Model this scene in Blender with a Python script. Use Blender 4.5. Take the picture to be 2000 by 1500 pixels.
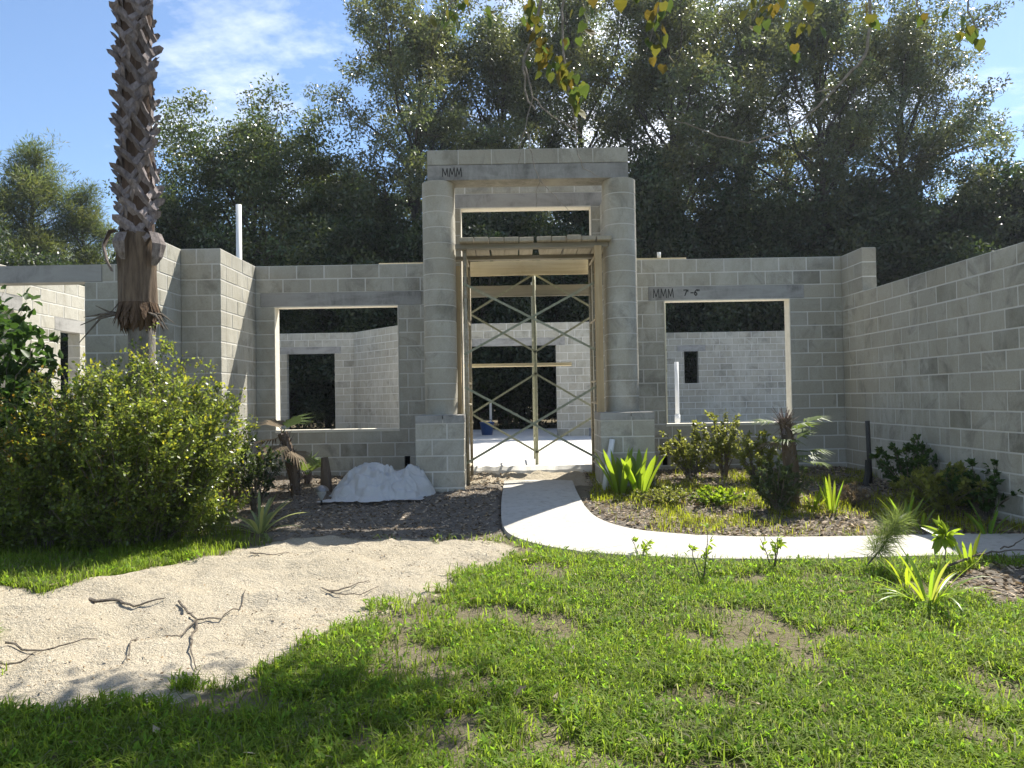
import bpy, bmesh, math, random
import numpy as np
from mathutils import Vector, Matrix, noise as mn
rng = np.random.default_rng(7)
random.seed(7)
sc = bpy.context.scene
for o in list(bpy.data.objects):
    bpy.data.objects.remove(o)
COL = sc.collection

# ------------------------------------------------------------------ camera
PITCH = math.atan(29/1500); ROLL = -0.017; FPX = 1500.0
CAM = Vector((0, 0, 1.02))
cam_d = bpy.data.cameras.new('camera'); cam = bpy.data.objects.new('camera', cam_d); COL.objects.link(cam)
RM = Matrix.Rotation(math.pi/2+PITCH, 3, 'X') @ Matrix.Rotation(ROLL, 3, 'Z')
cam.matrix_world = Matrix.Translation(CAM) @ RM.to_4x4()
cam_d.sensor_width = 36; cam_d.lens = 27; cam_d.clip_end = 2000; cam_d.clip_start = 0.05
sc.camera = cam

# ------------------------------------------------------------------ light
SUN = Vector((0.46, 0.635, 1.0)).normalized()
EL = math.asin(SUN.z); AZ = math.atan2(SUN.x, SUN.y)
world = bpy.data.worlds.new('World'); sc.world = world; world.use_nodes = True
wn = world.node_tree; wn.nodes.clear()
def W(t, **k):
    n = wn.nodes.new(t)
    for a, b in k.items(): setattr(n, a, b)
    return n
wout = W('ShaderNodeOutputWorld'); wbg = W('ShaderNodeBackground'); wbg.inputs[1].default_value = 0.085
sky = W('ShaderNodeTexSky', sky_type='NISHITA', sun_disc=False, sun_elevation=EL, sun_rotation=AZ,
        altitude=50, air_density=1.0, dust_density=0.3, ozone_density=4.0)
tc = W('ShaderNodeTexCoord'); sep = W('ShaderNodeSeparateXYZ'); wn.links.new(tc.outputs['Generated'], sep.inputs[0])
def wm(op, a, b=None):
    n = W('ShaderNodeMath', operation=op)
    for i, v in enumerate((a, b)):
        if v is None: continue
        if isinstance(v, (int, float)): n.inputs[i].default_value = v
        else: wn.links.new(v, n.inputs[i])
    return n.outputs[0]
zz = wm('MAXIMUM', wm('ADD', sep.outputs['Z'], 0.12), 0.02)
cx = wm('DIVIDE', sep.outputs['X'], zz); cy = wm('DIVIDE', sep.outputs['Y'], zz)
comb = W('ShaderNodeCombineXYZ'); wn.links.new(cx, comb.inputs[0]); wn.links.new(cy, comb.inputs[1]); comb.inputs[2].default_value = 7.9
nz = W('ShaderNodeTexNoise'); nz.inputs['Scale'].default_value = 1.15; nz.inputs['Detail'].default_value = 9; nz.inputs['Roughness'].default_value = 0.6; nz.inputs['Distortion'].default_value = 0.25
wn.links.new(comb.outputs[0], nz.inputs['Vector'])
ramp = W('ShaderNodeValToRGB'); ramp.color_ramp.elements[0].position = 0.51; ramp.color_ramp.elements[1].position = 0.70
wn.links.new(nz.outputs['Fac'], ramp.inputs[0])
cmix = W('ShaderNodeMixRGB'); cmix.inputs[2].default_value = (9.5, 9.6, 9.8, 1)
cf = wm('MULTIPLY', ramp.outputs[0], 0.9)
wn.links.new(cf, cmix.inputs[0]); wn.links.new(sky.outputs[0], cmix.inputs[1])
wn.links.new(cmix.outputs[0], wbg.inputs[0]); wn.links.new(wbg.outputs[0], wout.inputs[0])
sd = bpy.data.lights.new('sun', 'SUN'); sd.energy = 5.0; sd.angle = math.radians(0.5); sd.color = (1, 0.95, 0.86)
so = bpy.data.objects.new('sun', sd); COL.objects.link(so)
so.rotation_euler = (-SUN).to_track_quat('-Z', 'Y').to_euler(); so.location = (10, 20, 40)
sc.view_settings.view_transform = 'Standard'; sc.view_settings.look = 'None'; sc.view_settings.gamma = 1
sc.view_settings.exposure = 1.18
sc.view_settings.use_curve_mapping = False
sc.render.engine = 'CYCLES'
sc.cycles.max_bounces = 4; sc.cycles.diffuse_bounces = 3; sc.cycles.transmission_bounces = 2; sc.cycles.glossy_bounces = 2; sc.cycles.transparent_max_bounces = 8

# ------------------------------------------------------------------ helpers
def zg(y):
    return float(np.interp(y, [0, 3, 6, 7.5, 9.5, 10.5, 11], [-.50, -.43, -.34, -.29, -.14, -.11, -.06]))
def ray(px, py):
    return RM @ Vector(((px-1000)/FPX, -(py-750)/FPX, -1.0))
def at(px, py, Y):
    d = ray(px, py); return CAM + d*(Y/d.y)
def gnd(px, py):
    d = ray(px, py); t = 1.5
    for _ in range(60):
        p = CAM + d*t
        t += (zg(p.y) - p.z)/d.z*0.6
    return CAM + d*t
RI = RM.transposed()
def proj(p):
    q = RI @ (Vector(p)-CAM)
    if q.z > -0.1: return None
    return 1000+FPX*q.x/-q.z, 750-FPX*q.y/-q.z

def tag(o, label=None, cat=None, group=None, kind=None):
    if label: o['label'] = label
    if cat: o['category'] = cat
    if group: o['group'] = group
    if kind: o['kind'] = kind
    return o
def empty(name, loc=(0, 0, 0), label=None, cat=None, group=None, rz=0):
    o = bpy.data.objects.new(name, None); COL.objects.link(o)
    o.location = loc; o.rotation_euler = (0, 0, rz); o.empty_display_size = 0.1
    return tag(o, label, cat, group)
def link(name, me, parent=None, mw=None):
    o = bpy.data.objects.new(name, me); COL.objects.link(o)
    if parent is not None: o.parent = parent
    if mw is not None: o.matrix_basis = mw
    return o

class MB:
    """collects geometry, builds ONE mesh"""
    def __init__(s): s.v = []; s.f = []; s.t = []; s.n = 0
    def add(s, v, f, tint=None):
        v = np.asarray(v, dtype=np.float64).reshape(-1, 3)
        s.v.append(v); s.f.extend([tuple(i+s.n for i in q) for q in f])
        t = np.ones((len(v), 3)) if tint is None else np.broadcast_to(np.asarray(tint, float), (len(v), 3))
        s.t.append(t); s.n += len(v); return s
    def box(s, lo, hi, M=None, tint=None):
        x0, y0, z0 = lo; x1, y1, z1 = hi
        v = np.array([(x0,y0,z0),(x1,y0,z0),(x1,y1,z0),(x0,y1,z0),(x0,y0,z1),(x1,y0,z1),(x1,y1,z1),(x0,y1,z1)])
        if M is not None: v = np.array([M @ Vector(p) for p in v])
        return s.add(v, [(0,3,2,1),(4,5,6,7),(0,1,5,4),(1,2,6,5),(2,3,7,6),(3,0,4,7)], tint)
    def tube(s, pts, rad, n=6, tint=None, cap=True):
        pts = [Vector(p) for p in pts]
        if not hasattr(rad, '__len__'): rad = [rad]*len(pts)
        vs = []; fs = []
        up = Vector((0, 0, 1)); prev = None
        for i, p in enumerate(pts):
            d = (pts[min(i+1, len(pts)-1)] - pts[max(i-1, 0)])
            if d.length < 1e-9: d = Vector((0,0,1))
            d.normalize()
            if prev is None:
                a = d.cross(Vector((0,1,0)) if abs(d.y) < .9 else Vector((1,0,0))).normalized()
            else:
                a = (prev - d*prev.dot(d)).normalized()
            prev = a; b = d.cross(a)
            for k in range(n):
                th = 2*math.pi*k/n
                vs.append(p + (a*math.cos(th)+b*math.sin(th))*rad[i])
        for i in range(len(pts)-1):
            for k in range(n):
                fs.append((i*n+k, i*n+(k+1)%n, (i+1)*n+(k+1)%n, (i+1)*n+k))
        if cap:
            fs.append(tuple(reversed(range(n)))); fs.append(tuple(range((len(pts)-1)*n, len(pts)*n)))
        return s.add([tuple(v) for v in vs], fs, tint)
    def lathe(s, prof, n=16, loc=(0,0,0), tint=None):
        vs = []; fs = []
        for r, z in prof:
            for k in range(n):
                th = 2*math.pi*k/n; vs.append((loc[0]+r*math.cos(th), loc[1]+r*math.sin(th), loc[2]+z))
        for i in range(len(prof)-1):
            for k in range(n): fs.append((i*n+k, i*n+(k+1)%n, (i+1)*n+(k+1)%n, (i+1)*n+k))
        return s.add(vs, fs, tint)
    def mesh(s, name, mat, smooth=False):
        me = bpy.data.meshes.new(name)
        V = np.concatenate(s.v) if s.v else np.zeros((0, 3))
        me.from_pydata(V.tolist(), [], s.f)
        T = np.concatenate(s.t) if s.t else np.zeros((0, 3))
        at_ = me.attributes.new('tint', 'FLOAT_COLOR', 'POINT')
        at_.data.foreach_set('color', np.concatenate([T, np.ones((len(T), 1))], 1).astype(np.float32).ravel())
        if mat: me.materials.append(mat)
        if smooth: me.polygons.foreach_set('use_smooth', [True]*len(me.polygons))
        me.update(); return me
    def build(s, name, mat, parent=None, smooth=False):
        return link(name, s.mesh(name, mat, smooth), parent)

def fast_mesh(name, V, F, tint, mat, smooth=False):
    """V (n,3), F (m,k) constant k"""
    V = np.asarray(V, np.float32); F = np.asarray(F, np.int32); m, k = F.shape
    me = bpy.data.meshes.new(name)
    me.vertices.add(len(V)); me.vertices.foreach_set('co', V.ravel())
    me.loops.add(m*k); me.loops.foreach_set('vertex_index', F.ravel())
    me.polygons.add(m); me.polygons.foreach_set('loop_start', np.arange(0, m*k, k, dtype=np.int32))
    if smooth: me.polygons.foreach_set('use_smooth', np.ones(m, dtype=bool))
    a = me.attributes.new('tint', 'FLOAT_COLOR', 'POINT')
    t = np.concatenate([np.asarray(tint, np.float32), np.ones((len(V), 1), np.float32)], 1)
    a.data.foreach_set('color', t.ravel())
    me.materials.append(mat); me.update(calc_edges=True); me.validate(); return me

def unit(a):
    return a/np.maximum(np.linalg.norm(a, axis=1, keepdims=True), 1e-9)
def leaf_quads(c, d, nrm, L, Wd, fold=0.0, bend=0.0):
    """rhombus leaf quads: c base, d direction, nrm approx normal, arrays"""
    d = unit(d); s_ = unit(np.cross(d, nrm)); n_ = np.cross(s_, d)
    L = np.asarray(L).reshape(-1, 1); Wd = np.asarray(Wd).reshape(-1, 1)
    v0 = c; v1 = c+d*L*.45+s_*Wd*.5+n_*fold*Wd; v2 = c+d*L-n_*bend*L; v3 = c+d*L*.45-s_*Wd*.5+n_*fold*Wd
    V = np.stack([v0, v1, v2, v3], 1).reshape(-1, 3)
    F = np.arange(len(c)*4).reshape(-1, 4)
    return V, F
def leaf6(c, d, nrm, L, Wd, fold=0.12, bend=0.15):
    """six-vertex folded leaf: two quads each side of the midrib"""
    d = unit(d); s_ = unit(np.cross(d, nrm)); n_ = np.cross(s_, d)
    L = np.asarray(L).reshape(-1, 1); Wd = np.asarray(Wd).reshape(-1, 1)
    b = c; t = c+d*L-n_*bend*L
    l1 = c+d*L*.3+s_*Wd*.5+n_*fold*Wd; l2 = c+d*L*.68+s_*Wd*.38+n_*(fold*Wd-bend*.4*L)
    r1 = c+d*L*.3-s_*Wd*.5+n_*fold*Wd; r2 = c+d*L*.68-s_*Wd*.38+n_*(fold*Wd-bend*.4*L)
    V = np.stack([b, l1, l2, t, r2, r1], 1).reshape(-1, 3)
    k = np.arange(len(c))[:, None]*6
    F = np.concatenate([k+np.array([[0, 1, 2, 3]]), k+np.array([[0, 3, 4, 5]])], 0)
    return V, F
def rdirs(n, up=0.0):
    v = rng.normal(size=(n, 3)); v[:, 2] += up; return unit(v)
def inpoly(P, poly):
    x, y = P[:, 0], P[:, 1]; c = np.zeros(len(P), bool); n = len(poly)
    for i in range(n):
        x1, y1 = poly[i]; x2, y2 = poly[(i+1) % n]
        m = ((y1 > y) != (y2 > y)) & (x < (x2-x1)*(y-y1)/((y2-y1) if abs(y2-y1) > 1e-12 else 1e-12)+x1)
        c ^= m
    return c
def pdist(P, poly):
    """distance to polygon outline"""
    D = np.full(len(P), 1e9)
    for i in range(len(poly)):
        a = np.array(poly[i]); b = np.array(poly[(i+1) % len(poly)]); ab = b-a
        t = np.clip(((P-a) @ ab)/max(ab @ ab, 1e-12), 0, 1)
        D = np.minimum(D, np.linalg.norm(P-(a+t[:, None]*ab), axis=1))
    return D
def sdist(P, poly):
    d = pdist(P, poly); return np.where(inpoly(P, poly), d, -d)
def fbm(x, y, s, seed=0, oct_=3):
    """cheap value noise, arrays"""
    out = np.zeros_like(x); amp = 1.0; tot = 0
    for o in range(oct_):
        X = x*s+seed*17.3; Y = y*s-seed*9.1
        xi = np.floor(X).astype(np.int64); yi = np.floor(Y).astype(np.int64); fx = X-xi; fy = Y-yi
        fx = fx*fx*(3-2*fx); fy = fy*fy*(3-2*fy)
        def h(a, b):
            q = np.sin(a*127.1+b*311.7+seed*74.7+o*13.7)*43758.5453
            return q-np.floor(q)
        out += amp*((h(xi, yi)*(1-fx)+h(xi+1, yi)*fx)*(1-fy)+(h(xi, yi+1)*(1-fx)+h(xi+1, yi+1)*fx)*fy)
        tot += amp; amp *= .5; s *= 2.07
    return out/tot

# ------------------------------------------------------------------ materials
MATS = {}
class NT:
    def __init__(s, name):
        s.m = bpy.data.materials.new(name); s.m.use_nodes = True; s.t = s.m.node_tree; s.t.nodes.clear()
        s.out = s.n('ShaderNodeOutputMaterial'); s.pos = None
    def n(s, t, **k):
        q = s.t.nodes.new(t)
        for a, b in k.items(): setattr(q, a, b)
        return q
    def l(s, a, b): s.t.links.new(a, b)
    def set(s, sock, v):
        if isinstance(v, (int, float)): sock.default_value = v
        elif isinstance(v, (tuple, list)): sock.default_value = (*v, 1) if len(v) == 3 and sock.type == 'RGBA' else v
        else: s.l(v, sock)
    def math(s, op, a, b=None, clamp=False):
        q = s.n('ShaderNodeMath', operation=op, use_clamp=clamp); s.set(q.inputs[0], a)
        if b is not None: s.set(q.inputs[1], b)
        return q.outputs[0]
    def mix(s, f, a, b, mode='MIX'):
        q = s.n('ShaderNodeMixRGB', blend_type=mode); s.set(q.inputs[0], f); s.set(q.inputs[1], a); s.set(q.inputs[2], b); return q.outputs[0]
    def wpos(s):
        if s.pos is None: s.pos = s.n('ShaderNodeNewGeometry').outputs['Position']
        return s.pos
    def noise(s, scale, detail=4, rough=.6, vec=None, stretch=None, dist=0):
        v = vec if vec is not None else s.wpos()
        if stretch:
            mp = s.n('ShaderNodeMapping'); mp.inputs['Scale'].default_value = stretch; s.l(v, mp.inputs[0]); v = mp.outputs[0]
        q = s.n('ShaderNodeTexNoise'); q.inputs['Scale'].default_value = scale; q.inputs['Detail'].default_value = detail
        q.inputs['Roughness'].default_value = rough; q.inputs['Distortion'].default_value = dist; s.l(v, q.inputs['Vector']); return q.outputs['Fac']
    def ramp(s, f, p0, p1, c0=(0,0,0), c1=(1,1,1)):
        q = s.n('ShaderNodeValToRGB'); e = q.color_ramp.elements
        e[0].position = p0; e[1].position = p1; e[0].color = (*c0, 1); e[1].color = (*c1, 1); s.l(f, q.inputs[0]); return q.outputs[0]
    def attr(s, name='tint'):
        q = s.n('ShaderNodeAttribute'); q.attribute_name = name; return q.outputs['Color']
    def bump(s, h, strength=.3, dist=.01):
        q = s.n('ShaderNodeBump'); q.inputs['Strength'].default_value = strength; q.inputs['Distance'].default_value = dist; s.l(h, q.inputs['Height']); return q.outputs[0]
    def bsdf(s, col, rough=.8, spec=.3, normal=None, metal=0.0):
        q = s.n('ShaderNodeBsdfPrincipled'); s.set(q.inputs['Base Color'], col); s.set(q.inputs['Roughness'], rough)
        s.set(q.inputs['Specular IOR Level'], spec); s.set(q.inputs['Metallic'], metal)
        if normal is not None: s.l(normal, q.inputs['Normal'])
        return q.outputs[0]
    def done(s, sh): s.l(sh, s.out.inputs[0]); MATS[s.m.name] = s.m; return s.m

def m_block():
    t = NT('concrete_block')
    oi = t.n('ShaderNodeObjectInfo'); ge = t.n('ShaderNodeNewGeometry'); t.pos = ge.outputs['Position']
    r = t.math('FRACT', t.math('ADD', oi.outputs['Random'], t.math('MULTIPLY', ge.outputs['Random Per Island'], 7.13)))
    base = t.mix(r, (.185, .174, .136), (.36, .342, .278))
    r2 = t.math('FRACT', t.math('MULTIPLY', r, 13.7))
    base = t.mix(t.ramp(r2, .72, .80), base, (.235, .24, .225))
    base = t.mix(t.math('MULTIPLY', t.ramp(r2, .14, .08), .8), base, (.35, .325, .26))
    big = t.noise(.75, 6, .65, dist=.6); smear = t.ramp(big, .40, .56)
    st = t.noise(4.5, 6, .7, stretch=(1, 1, .5), dist=.5); smear = t.math('MULTIPLY', smear, t.ramp(st, .36, .58))
    base = t.mix(t.math('MULTIPLY', smear, .62), base, (.47, .455, .395))
    wash = t.noise(1.6, 4, .6, stretch=(1, 1, 2.6)); base = t.mix(t.math('MULTIPLY', t.ramp(wash, .5, .72), .28), base, (.41, .395, .345))
    drk = t.noise(2.3, 6, .68, stretch=(1, 1, .8), dist=.9); base = t.mix(t.math('MULTIPLY', t.ramp(drk, .53, .68), .5), base, (.125, .122, .105))
    sy = t.n('ShaderNodeSeparateXYZ'); t.l(t.pos, sy.inputs[0]); pale = t.math('MULTIPLY', t.math('GREATER_THAN', sy.outputs[1], 19.0), .06)   # lightens rear blocks: bounced slab light painted in, with some mortar slurry
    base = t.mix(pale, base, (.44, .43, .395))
    g = t.noise(48, 4, .75); base = t.mix(t.math('MULTIPLY', t.ramp(g, .3, .75), .45), base, t.mix(1, base, (1.45, 1.45, 1.42), 'MULTIPLY'))
    g2 = t.noise(180, 2, .6)
    return t.done(t.bsdf(base, .92, .15, t.bump(t.math('ADD', g, t.math('MULTIPLY', g2, .6)), .6, .008)))
def m_mortar():
    t = NT('mortar'); b = t.noise(2.2, 5, .6); c = t.mix(b, (.50, .485, .435), (.66, .64, .585))
    g = t.noise(70, 3, .7)
    return t.done(t.bsdf(c, .95, .1, t.bump(g, .6, .006)))
def m_precast(name='precast_concrete', a=(.30, .29, .265), b=(.42, .41, .38)):
    t = NT(name); n1 = t.noise(1.3, 5, .6); c = t.mix(n1, a, b)
    st = t.noise(7, 6, .75, stretch=(1, 1, .35), dist=.5); band = t.noise(1.6, 5, .65, stretch=(.7, .7, 2.5), dist=.5)
    c = t.mix(t.math('MULTIPLY', t.math('MULTIPLY', t.ramp(st, .30, .66), t.ramp(band, .38, .62)), .75), c, (.10, .096, .086))
    g = t.noise(60, 3, .6); return t.done(t.bsdf(c, .9, .2, t.bump(g, .3, .004)))
def m_slab():
    t = NT('slab_concrete'); n1 = t.noise(.8, 6, .6); c = t.mix(n1, (.52, .50, .46), (.66, .64, .60))
    n2 = t.noise(5, 5, .7); c = t.mix(t.math('MULTIPLY', t.ramp(n2, .5, .75), .4), c, (.40, .385, .35))
    g = t.noise(30, 3, .6); return t.done(t.bsdf(c, .85, .2, t.bump(g, .25, .005)))
def m_path():
    t = NT('path_concrete'); n1 = t.noise(1.1, 6, .65); c = t.mix(n1, (.30, .285, .25), (.50, .48, .425))
    n2 = t.noise(14, 5, .7); c = t.mix(t.math('MULTIPLY', t.ramp(n2, .48, .70), .6), c, (.20, .175, .135))
    n3 = t.noise(90, 3, .7); c = t.mix(t.math('MULTIPLY', n3, .25), c, (.7, .68, .62))
    return t.done(t.bsdf(c, .9, .15, t.bump(t.math('ADD', n2, n3), .35, .006)))
def m_simple(name, a, b, scale=8, rough=.8, spec=.25, stretch=None, metal=0, bump=.3, bd=.004, tint=False):
    t = NT(name); n1 = t.noise(scale, 5, .65, stretch=stretch); c = t.mix(t.ramp(n1, .3, .7), a, b)
    if tint: c = t.mix(1, c, t.attr(), 'MULTIPLY')
    g = t.noise(scale*6, 3, .6, stretch=stretch)
    return t.done(t.bsdf(c, rough, spec, t.bump(t.math('ADD', n1, g), bump, bd), metal))
def m_wood(name, a, b, axis):
    t = NT(name); tcn = t.n('ShaderNodeTexCoord'); oi = t.n('ShaderNodeObjectInfo')
    v = t.n('ShaderNodeVectorMath', operation='ADD'); t.l(t.wpos(), v.inputs[0])
    k = t.n('ShaderNodeCombineXYZ'); t.l(t.math('MULTIPLY', oi.outputs['Random'], 31.), k.inputs[0]); t.l(k.outputs[0], v.inputs[1])
    s_ = [28, 28, 28]; s_[axis] = 1.2
    n1 = t.noise(1.0, 6, .65, vec=v.outputs[0], stretch=tuple(s_), dist=.3); n2 = t.noise(2.5, 4, .6)
    c = t.mix(t.ramp(n1, .3, .72), a, b); c = t.mix(t.math('MULTIPLY', t.ramp(n2, .5, .75), .35), c, tuple(x*.45 for x in a))
    c = t.mix(t.math('MULTIPLY', oi.outputs['Random'], .35), c, tuple(x*.6 for x in b))
    return t.done(t.bsdf(c, .85, .2, t.bump(n1, .4, .004)))
def m_leaf(name, col, trans=.4, rough=.42, spec=.5, tcol=None):
    t = NT(name); tn = t.attr(); oi = t.n('ShaderNodeObjectInfo')
    c = t.mix(1, col, tn, 'MULTIPLY')
    p = t.bsdf(c, rough, spec)
    tr = t.n('ShaderNodeBsdfTranslucent'); t.l(t.mix(1, tcol or tuple(min(1, x*1.5) for x in col), tn, 'MULTIPLY'), tr.inputs[0])
    mx = t.n('ShaderNodeMixShader'); mx.inputs[0].default_value = trans; t.l(p, mx.inputs[1]); t.l(tr.outputs[0], mx.inputs[2])
    return t.done(mx.outputs[0])
def m_bark(name, a, b, sc_=6, stretch=(1, 1, .18)):
    t = NT(name); n1 = t.noise(sc_, 6, .7, stretch=stretch); n2 = t.noise(sc_*5, 4, .6, stretch=stretch)
    c = t.mix(t.ramp(n1, .32, .7), a, b); c = t.mix(1, c, t.attr(), 'MULTIPLY')
    return t.done(t.bsdf(c, .95, .1, t.bump(t.math('ADD', n1, n2), .9, .02)))
def m_ground():
    t = NT('ground_soil'); w = t.n('ShaderNodeAttribute'); w.attribute_name = 'tint'
    sp = t.n('ShaderNodeSeparateColor'); t.l(w.outputs['Color'], sp.inputs[0])
    e = t.noise(7, 5, .7); e2 = t.noise(35, 3, .7)
    def edge(s_):  # ragged border between the ground covers
        v = t.math('ADD', s_, t.math('MULTIPLY', t.math('SUBTRACT', e, .5), .55))
        v = t.math('ADD', v, t.math('MULTIPLY', t.math('SUBTRACT', e2, .5), .25)); return t.ramp(v, .44, .56)
    sand = t.mix(t.noise(2.0, 6, .65), (.43, .365, .255), (.585, .515, .395))
    spk = t.noise(70, 4, .75); sand = t.mix(t.math('MULTIPLY', t.ramp(spk, .50, .68), .55), sand, (.22, .18, .12))
    peb = t.n('ShaderNodeTexVoronoi'); peb.inputs['Scale'].default_value = 85; t.l(t.wpos(), peb.inputs['Vector'])
    sand = t.mix(t.math('MULTIPLY', t.ramp(peb.outputs['Distance'], .55, .15), .25), sand, (.74, .68, .55))
    mul = t.mix(t.noise(16, 6, .75, stretch=(1, .6, 1)), (.10, .084, .068), (.36, .32, .265))
    mul = t.mix(t.ramp(t.noise(45, 4, .75), .58, .68), mul, (.46, .43, .38))
    soil = t.mix(t.noise(9, 6, .75), (.12, .10, .06), (.34, .29, .205))
    soil = t.mix(t.math('MULTIPLY', t.ramp(t.noise(1.4, 4, .6), .45, .65), .7), soil, (.17, .145, .08))
    c = t.mix(edge(sp.outputs[1]), soil, mul); c = t.mix(edge(sp.outputs[0]), c, sand)
    hb = t.math('ADD', t.noise(22, 5, .7), t.math('MULTIPLY', t.noise(90, 3, .7), .5))
    hb = t.math('ADD', hb, t.math('MULTIPLY', t.ramp(peb.outputs['Distance'], .6, .1), .5))
    return t.done(t.bsdf(c, .95, .1, t.bump(hb, 1.0, .045)))

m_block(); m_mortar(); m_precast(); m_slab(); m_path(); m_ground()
m_simple('window_trim', (.58, .54, .44), (.70, .66, .56), 12, .85)
m_simple('hole_shade', (.012, .012, .011), (.02, .02, .018), 12, .95, .05)
m_simple('marker_ink', (.03, .03, .03), (.06, .06, .055), 40, .9, .1)
m_simple('white_pvc', (.66, .66, .62), (.76, .76, .73), 4, .45, .4, bump=.05)
m_simple('blue_plastic', (.02, .07, .22), (.03, .09, .28), 5, .4, .5, bump=.05)
m_simple('dark_band', (.02, .02, .02), (.04, .04, .04), 9, .5)
m_simple('steel_rust', (.26, .21, .13), (.44, .40, .30), 30, .65, .35, metal=.25)
m_simple('steel_green', (.20, .21, .13), (.33, .33, .24), 22, .65, .35, metal=.15)
m_simple('dark_metal', (.03, .03, .028), (.06, .058, .05), 20, .6, .3)
m_simple('lamp_metal', (.10, .09, .08), (.28, .27, .26), 12, .35, .5, metal=.6)
m_simple('lamp_glass', (.35, .36, .34), (.5, .5, .48), 12, .2, .6)
m_wood('wood_pale', (.52, .42, .25), (.74, .65, .44), 0)
m_wood('wood_pale_v', (.40, .27, .13), (.56, .44, .26), 2)
m_wood('wood_grey_y', (.30, .26, .19), (.46, .41, .31), 1)
m_wood('wood_grey_x', (.20, .185, .145), (.32, .295, .235), 0)
m_leaf('leaf_oak', (.060, .085, .034), .38, .34, .65, (.13, .18, .04))
m_leaf('leaf_tall', (.080, .098, .048), .40, .30, .75, (.17, .21, .06))
m_leaf('leaf_under', (.035, .052, .020), .30, .42, .5, (.07, .11, .02))
m_leaf('needle_pine', (.080, .110, .036), .38, .5, .3, (.19, .24, .055))
m_leaf('leaf_shrub', (.095, .135, .026), .42, .36, .5, (.34, .42, .06))
m_leaf('leaf_holly', (.045, .085, .020), .28, .5, .3, (.10, .20, .03))
m_leaf('leaf_yellowish', (.17, .19, .045), .42, .45, .35, (.36, .38, .07))
m_leaf('leaf_bright', (.16, .25, .025), .48, .35, .45, (.38, .52, .03))
m_leaf('leaf_grass', (.125, .195, .026), .45, .6, .14, (.31, .50, .04))
m_leaf('leaf_vine', (.10, .105, .025), .42, .6, .12, (.17, .165, .026))
m_leaf('leaf_palm', (.085, .125, .030), .35, .5, .25, (.22, .30, .05))
m_leaf('leaf_dead', (.20, .155, .10), .2, .8, .1, (.2, .14, .07))
m_leaf('yucca_leaf', (.20, .24, .10), .3, .4, .4, (.34, .40, .14))
m_leaf('flower_red', (.40, .045, .035), .3, .5, .3)
m_bark('bark_oak', (.045, .038, .032), (.12, .105, .09))
m_bark('bark_pine', (.06, .045, .035), (.15, .12, .095))
m_bark('palm_trunk_bark', (.15, .135, .115), (.28, .255, .225), 14, (1, 1, .3))
m_bark('palm_fibre', (.085, .062, .045), (.23, .175, .125), 22, (1, 1, .12))
m_bark('palm_boot', (.12, .10, .092), (.36, .315, .29), 26, (1, 1, .4))
m_bark('twig_bark', (.10, .08, .06), (.26, .225, .18), 20, (1, 1, 1))
m_bark('vine_bark', (.20, .17, .13), (.42, .38, .32), 20, (1, 1, 1))
def m_tarp():
    t = NT('tarp_plastic'); c = t.mix(t.noise(5, 4, .6), (.62, .61, .58), (.80, .79, .76))
    p = t.bsdf(c, .38, .5, t.bump(t.noise(22, 5, .65), .7, .02)); tr = t.n('ShaderNodeBsdfTranslucent'); tr.inputs[0].default_value = (.7, .71, .72, 1)
    mx = t.n('ShaderNodeMixShader'); mx.inputs[0].default_value = .3; t.l(p, mx.inputs[1]); t.l(tr.outputs[0], mx.inputs[2]); return t.done(mx.outputs[0])
m_tarp()
M = MATS

# ------------------------------------------------------------------ ground
def gpoly(pts): return [tuple(gnd(*p))[:2] for p in pts]
SAND = gpoly([(-60,1150),(90,1158),(160,1140),(250,1118),(330,1098),(420,1082),(470,1062),(560,1052),(700,1048),(850,1056),(985,1062),(1012,1076),
              (990,1096),(900,1130),(870,1152),(810,1190),(720,1215),(660,1240),(600,1270),(540,1292),(480,1330),(400,1352),(330,1388),(200,1402),(100,1398),(-60,1402)])
MULCH_L = gpoly([(560,960),(520,1000),(470,1035),(520,1055),(700,1048),(980,1060),(985,1020),(980,950),(1000,938)]) 
MULCH_L = [(-4.2, 9.9), (-4.2, 9.2)] + gpoly([(430,1010),(470,1035),(540,1052),(700,1048),(850,1056),(984,1062)]) + [(-.1, 9.0), (-.1, 11.4), (-3.8, 11.4)]
MULCH_R = [(1.0, 11.4), (1.0, 9.9)] + gpoly([(1140,985),(1180,1020),(1300,1042),(1500,1050),(1800,1046),(2100,1046)]) + [(5, 11.4)]
MULCH_R2 = gpoly([(1840,1150),(1900,1110),(2100,1100),(2100,1190),(1950,1185)])
MULCH_S = gpoly([(-100,1070),(120,1060),(260,1062),(330,1040),(420,1010)]) + [(-3.9, 9.9), (-6, 9.9), (-7, 7)]
def path_curve():
    out = [(985,940),(979,985),(979,1022),(990,1046),(1030,1062),(1100,1077),(1200,1087),(1300,1092),(1400,1095),(1500,1096),(1600,1095),(1700,1092),(1800,1089),(1900,1087),(2000,1090),(2120,1096)]
    inn = [(1118,940),(1126,962),(1140,988),(1158,1010),(1190,1026),(1240,1038),(1300,1044),(1360,1048),(1430,1051),(1500,1052),(1600,1052),(1700,1050),(1800,1048),(1900,1046),(2000,1046),(2120,1048)]
    return gpoly(out), gpoly(inn)
PO, PI_ = path_curve(); PATH = PO + PI_[::-1]
def axis(lo, hi, step, far, g=1.28):
    a = list(np.arange(lo, hi+1e-6, step)); s_ = step; x = hi
    while x < far: s_ *= g; x += s_; a.append(x)
    s_ = step; x = lo
    while x > -far: s_ *= g; x -= s_; a.insert(0, x)
    return np.array(a)
gx = axis(-6.2, 6.2, .055, 600); gy = axis(1.6, 11.6, .055, 600)
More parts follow.
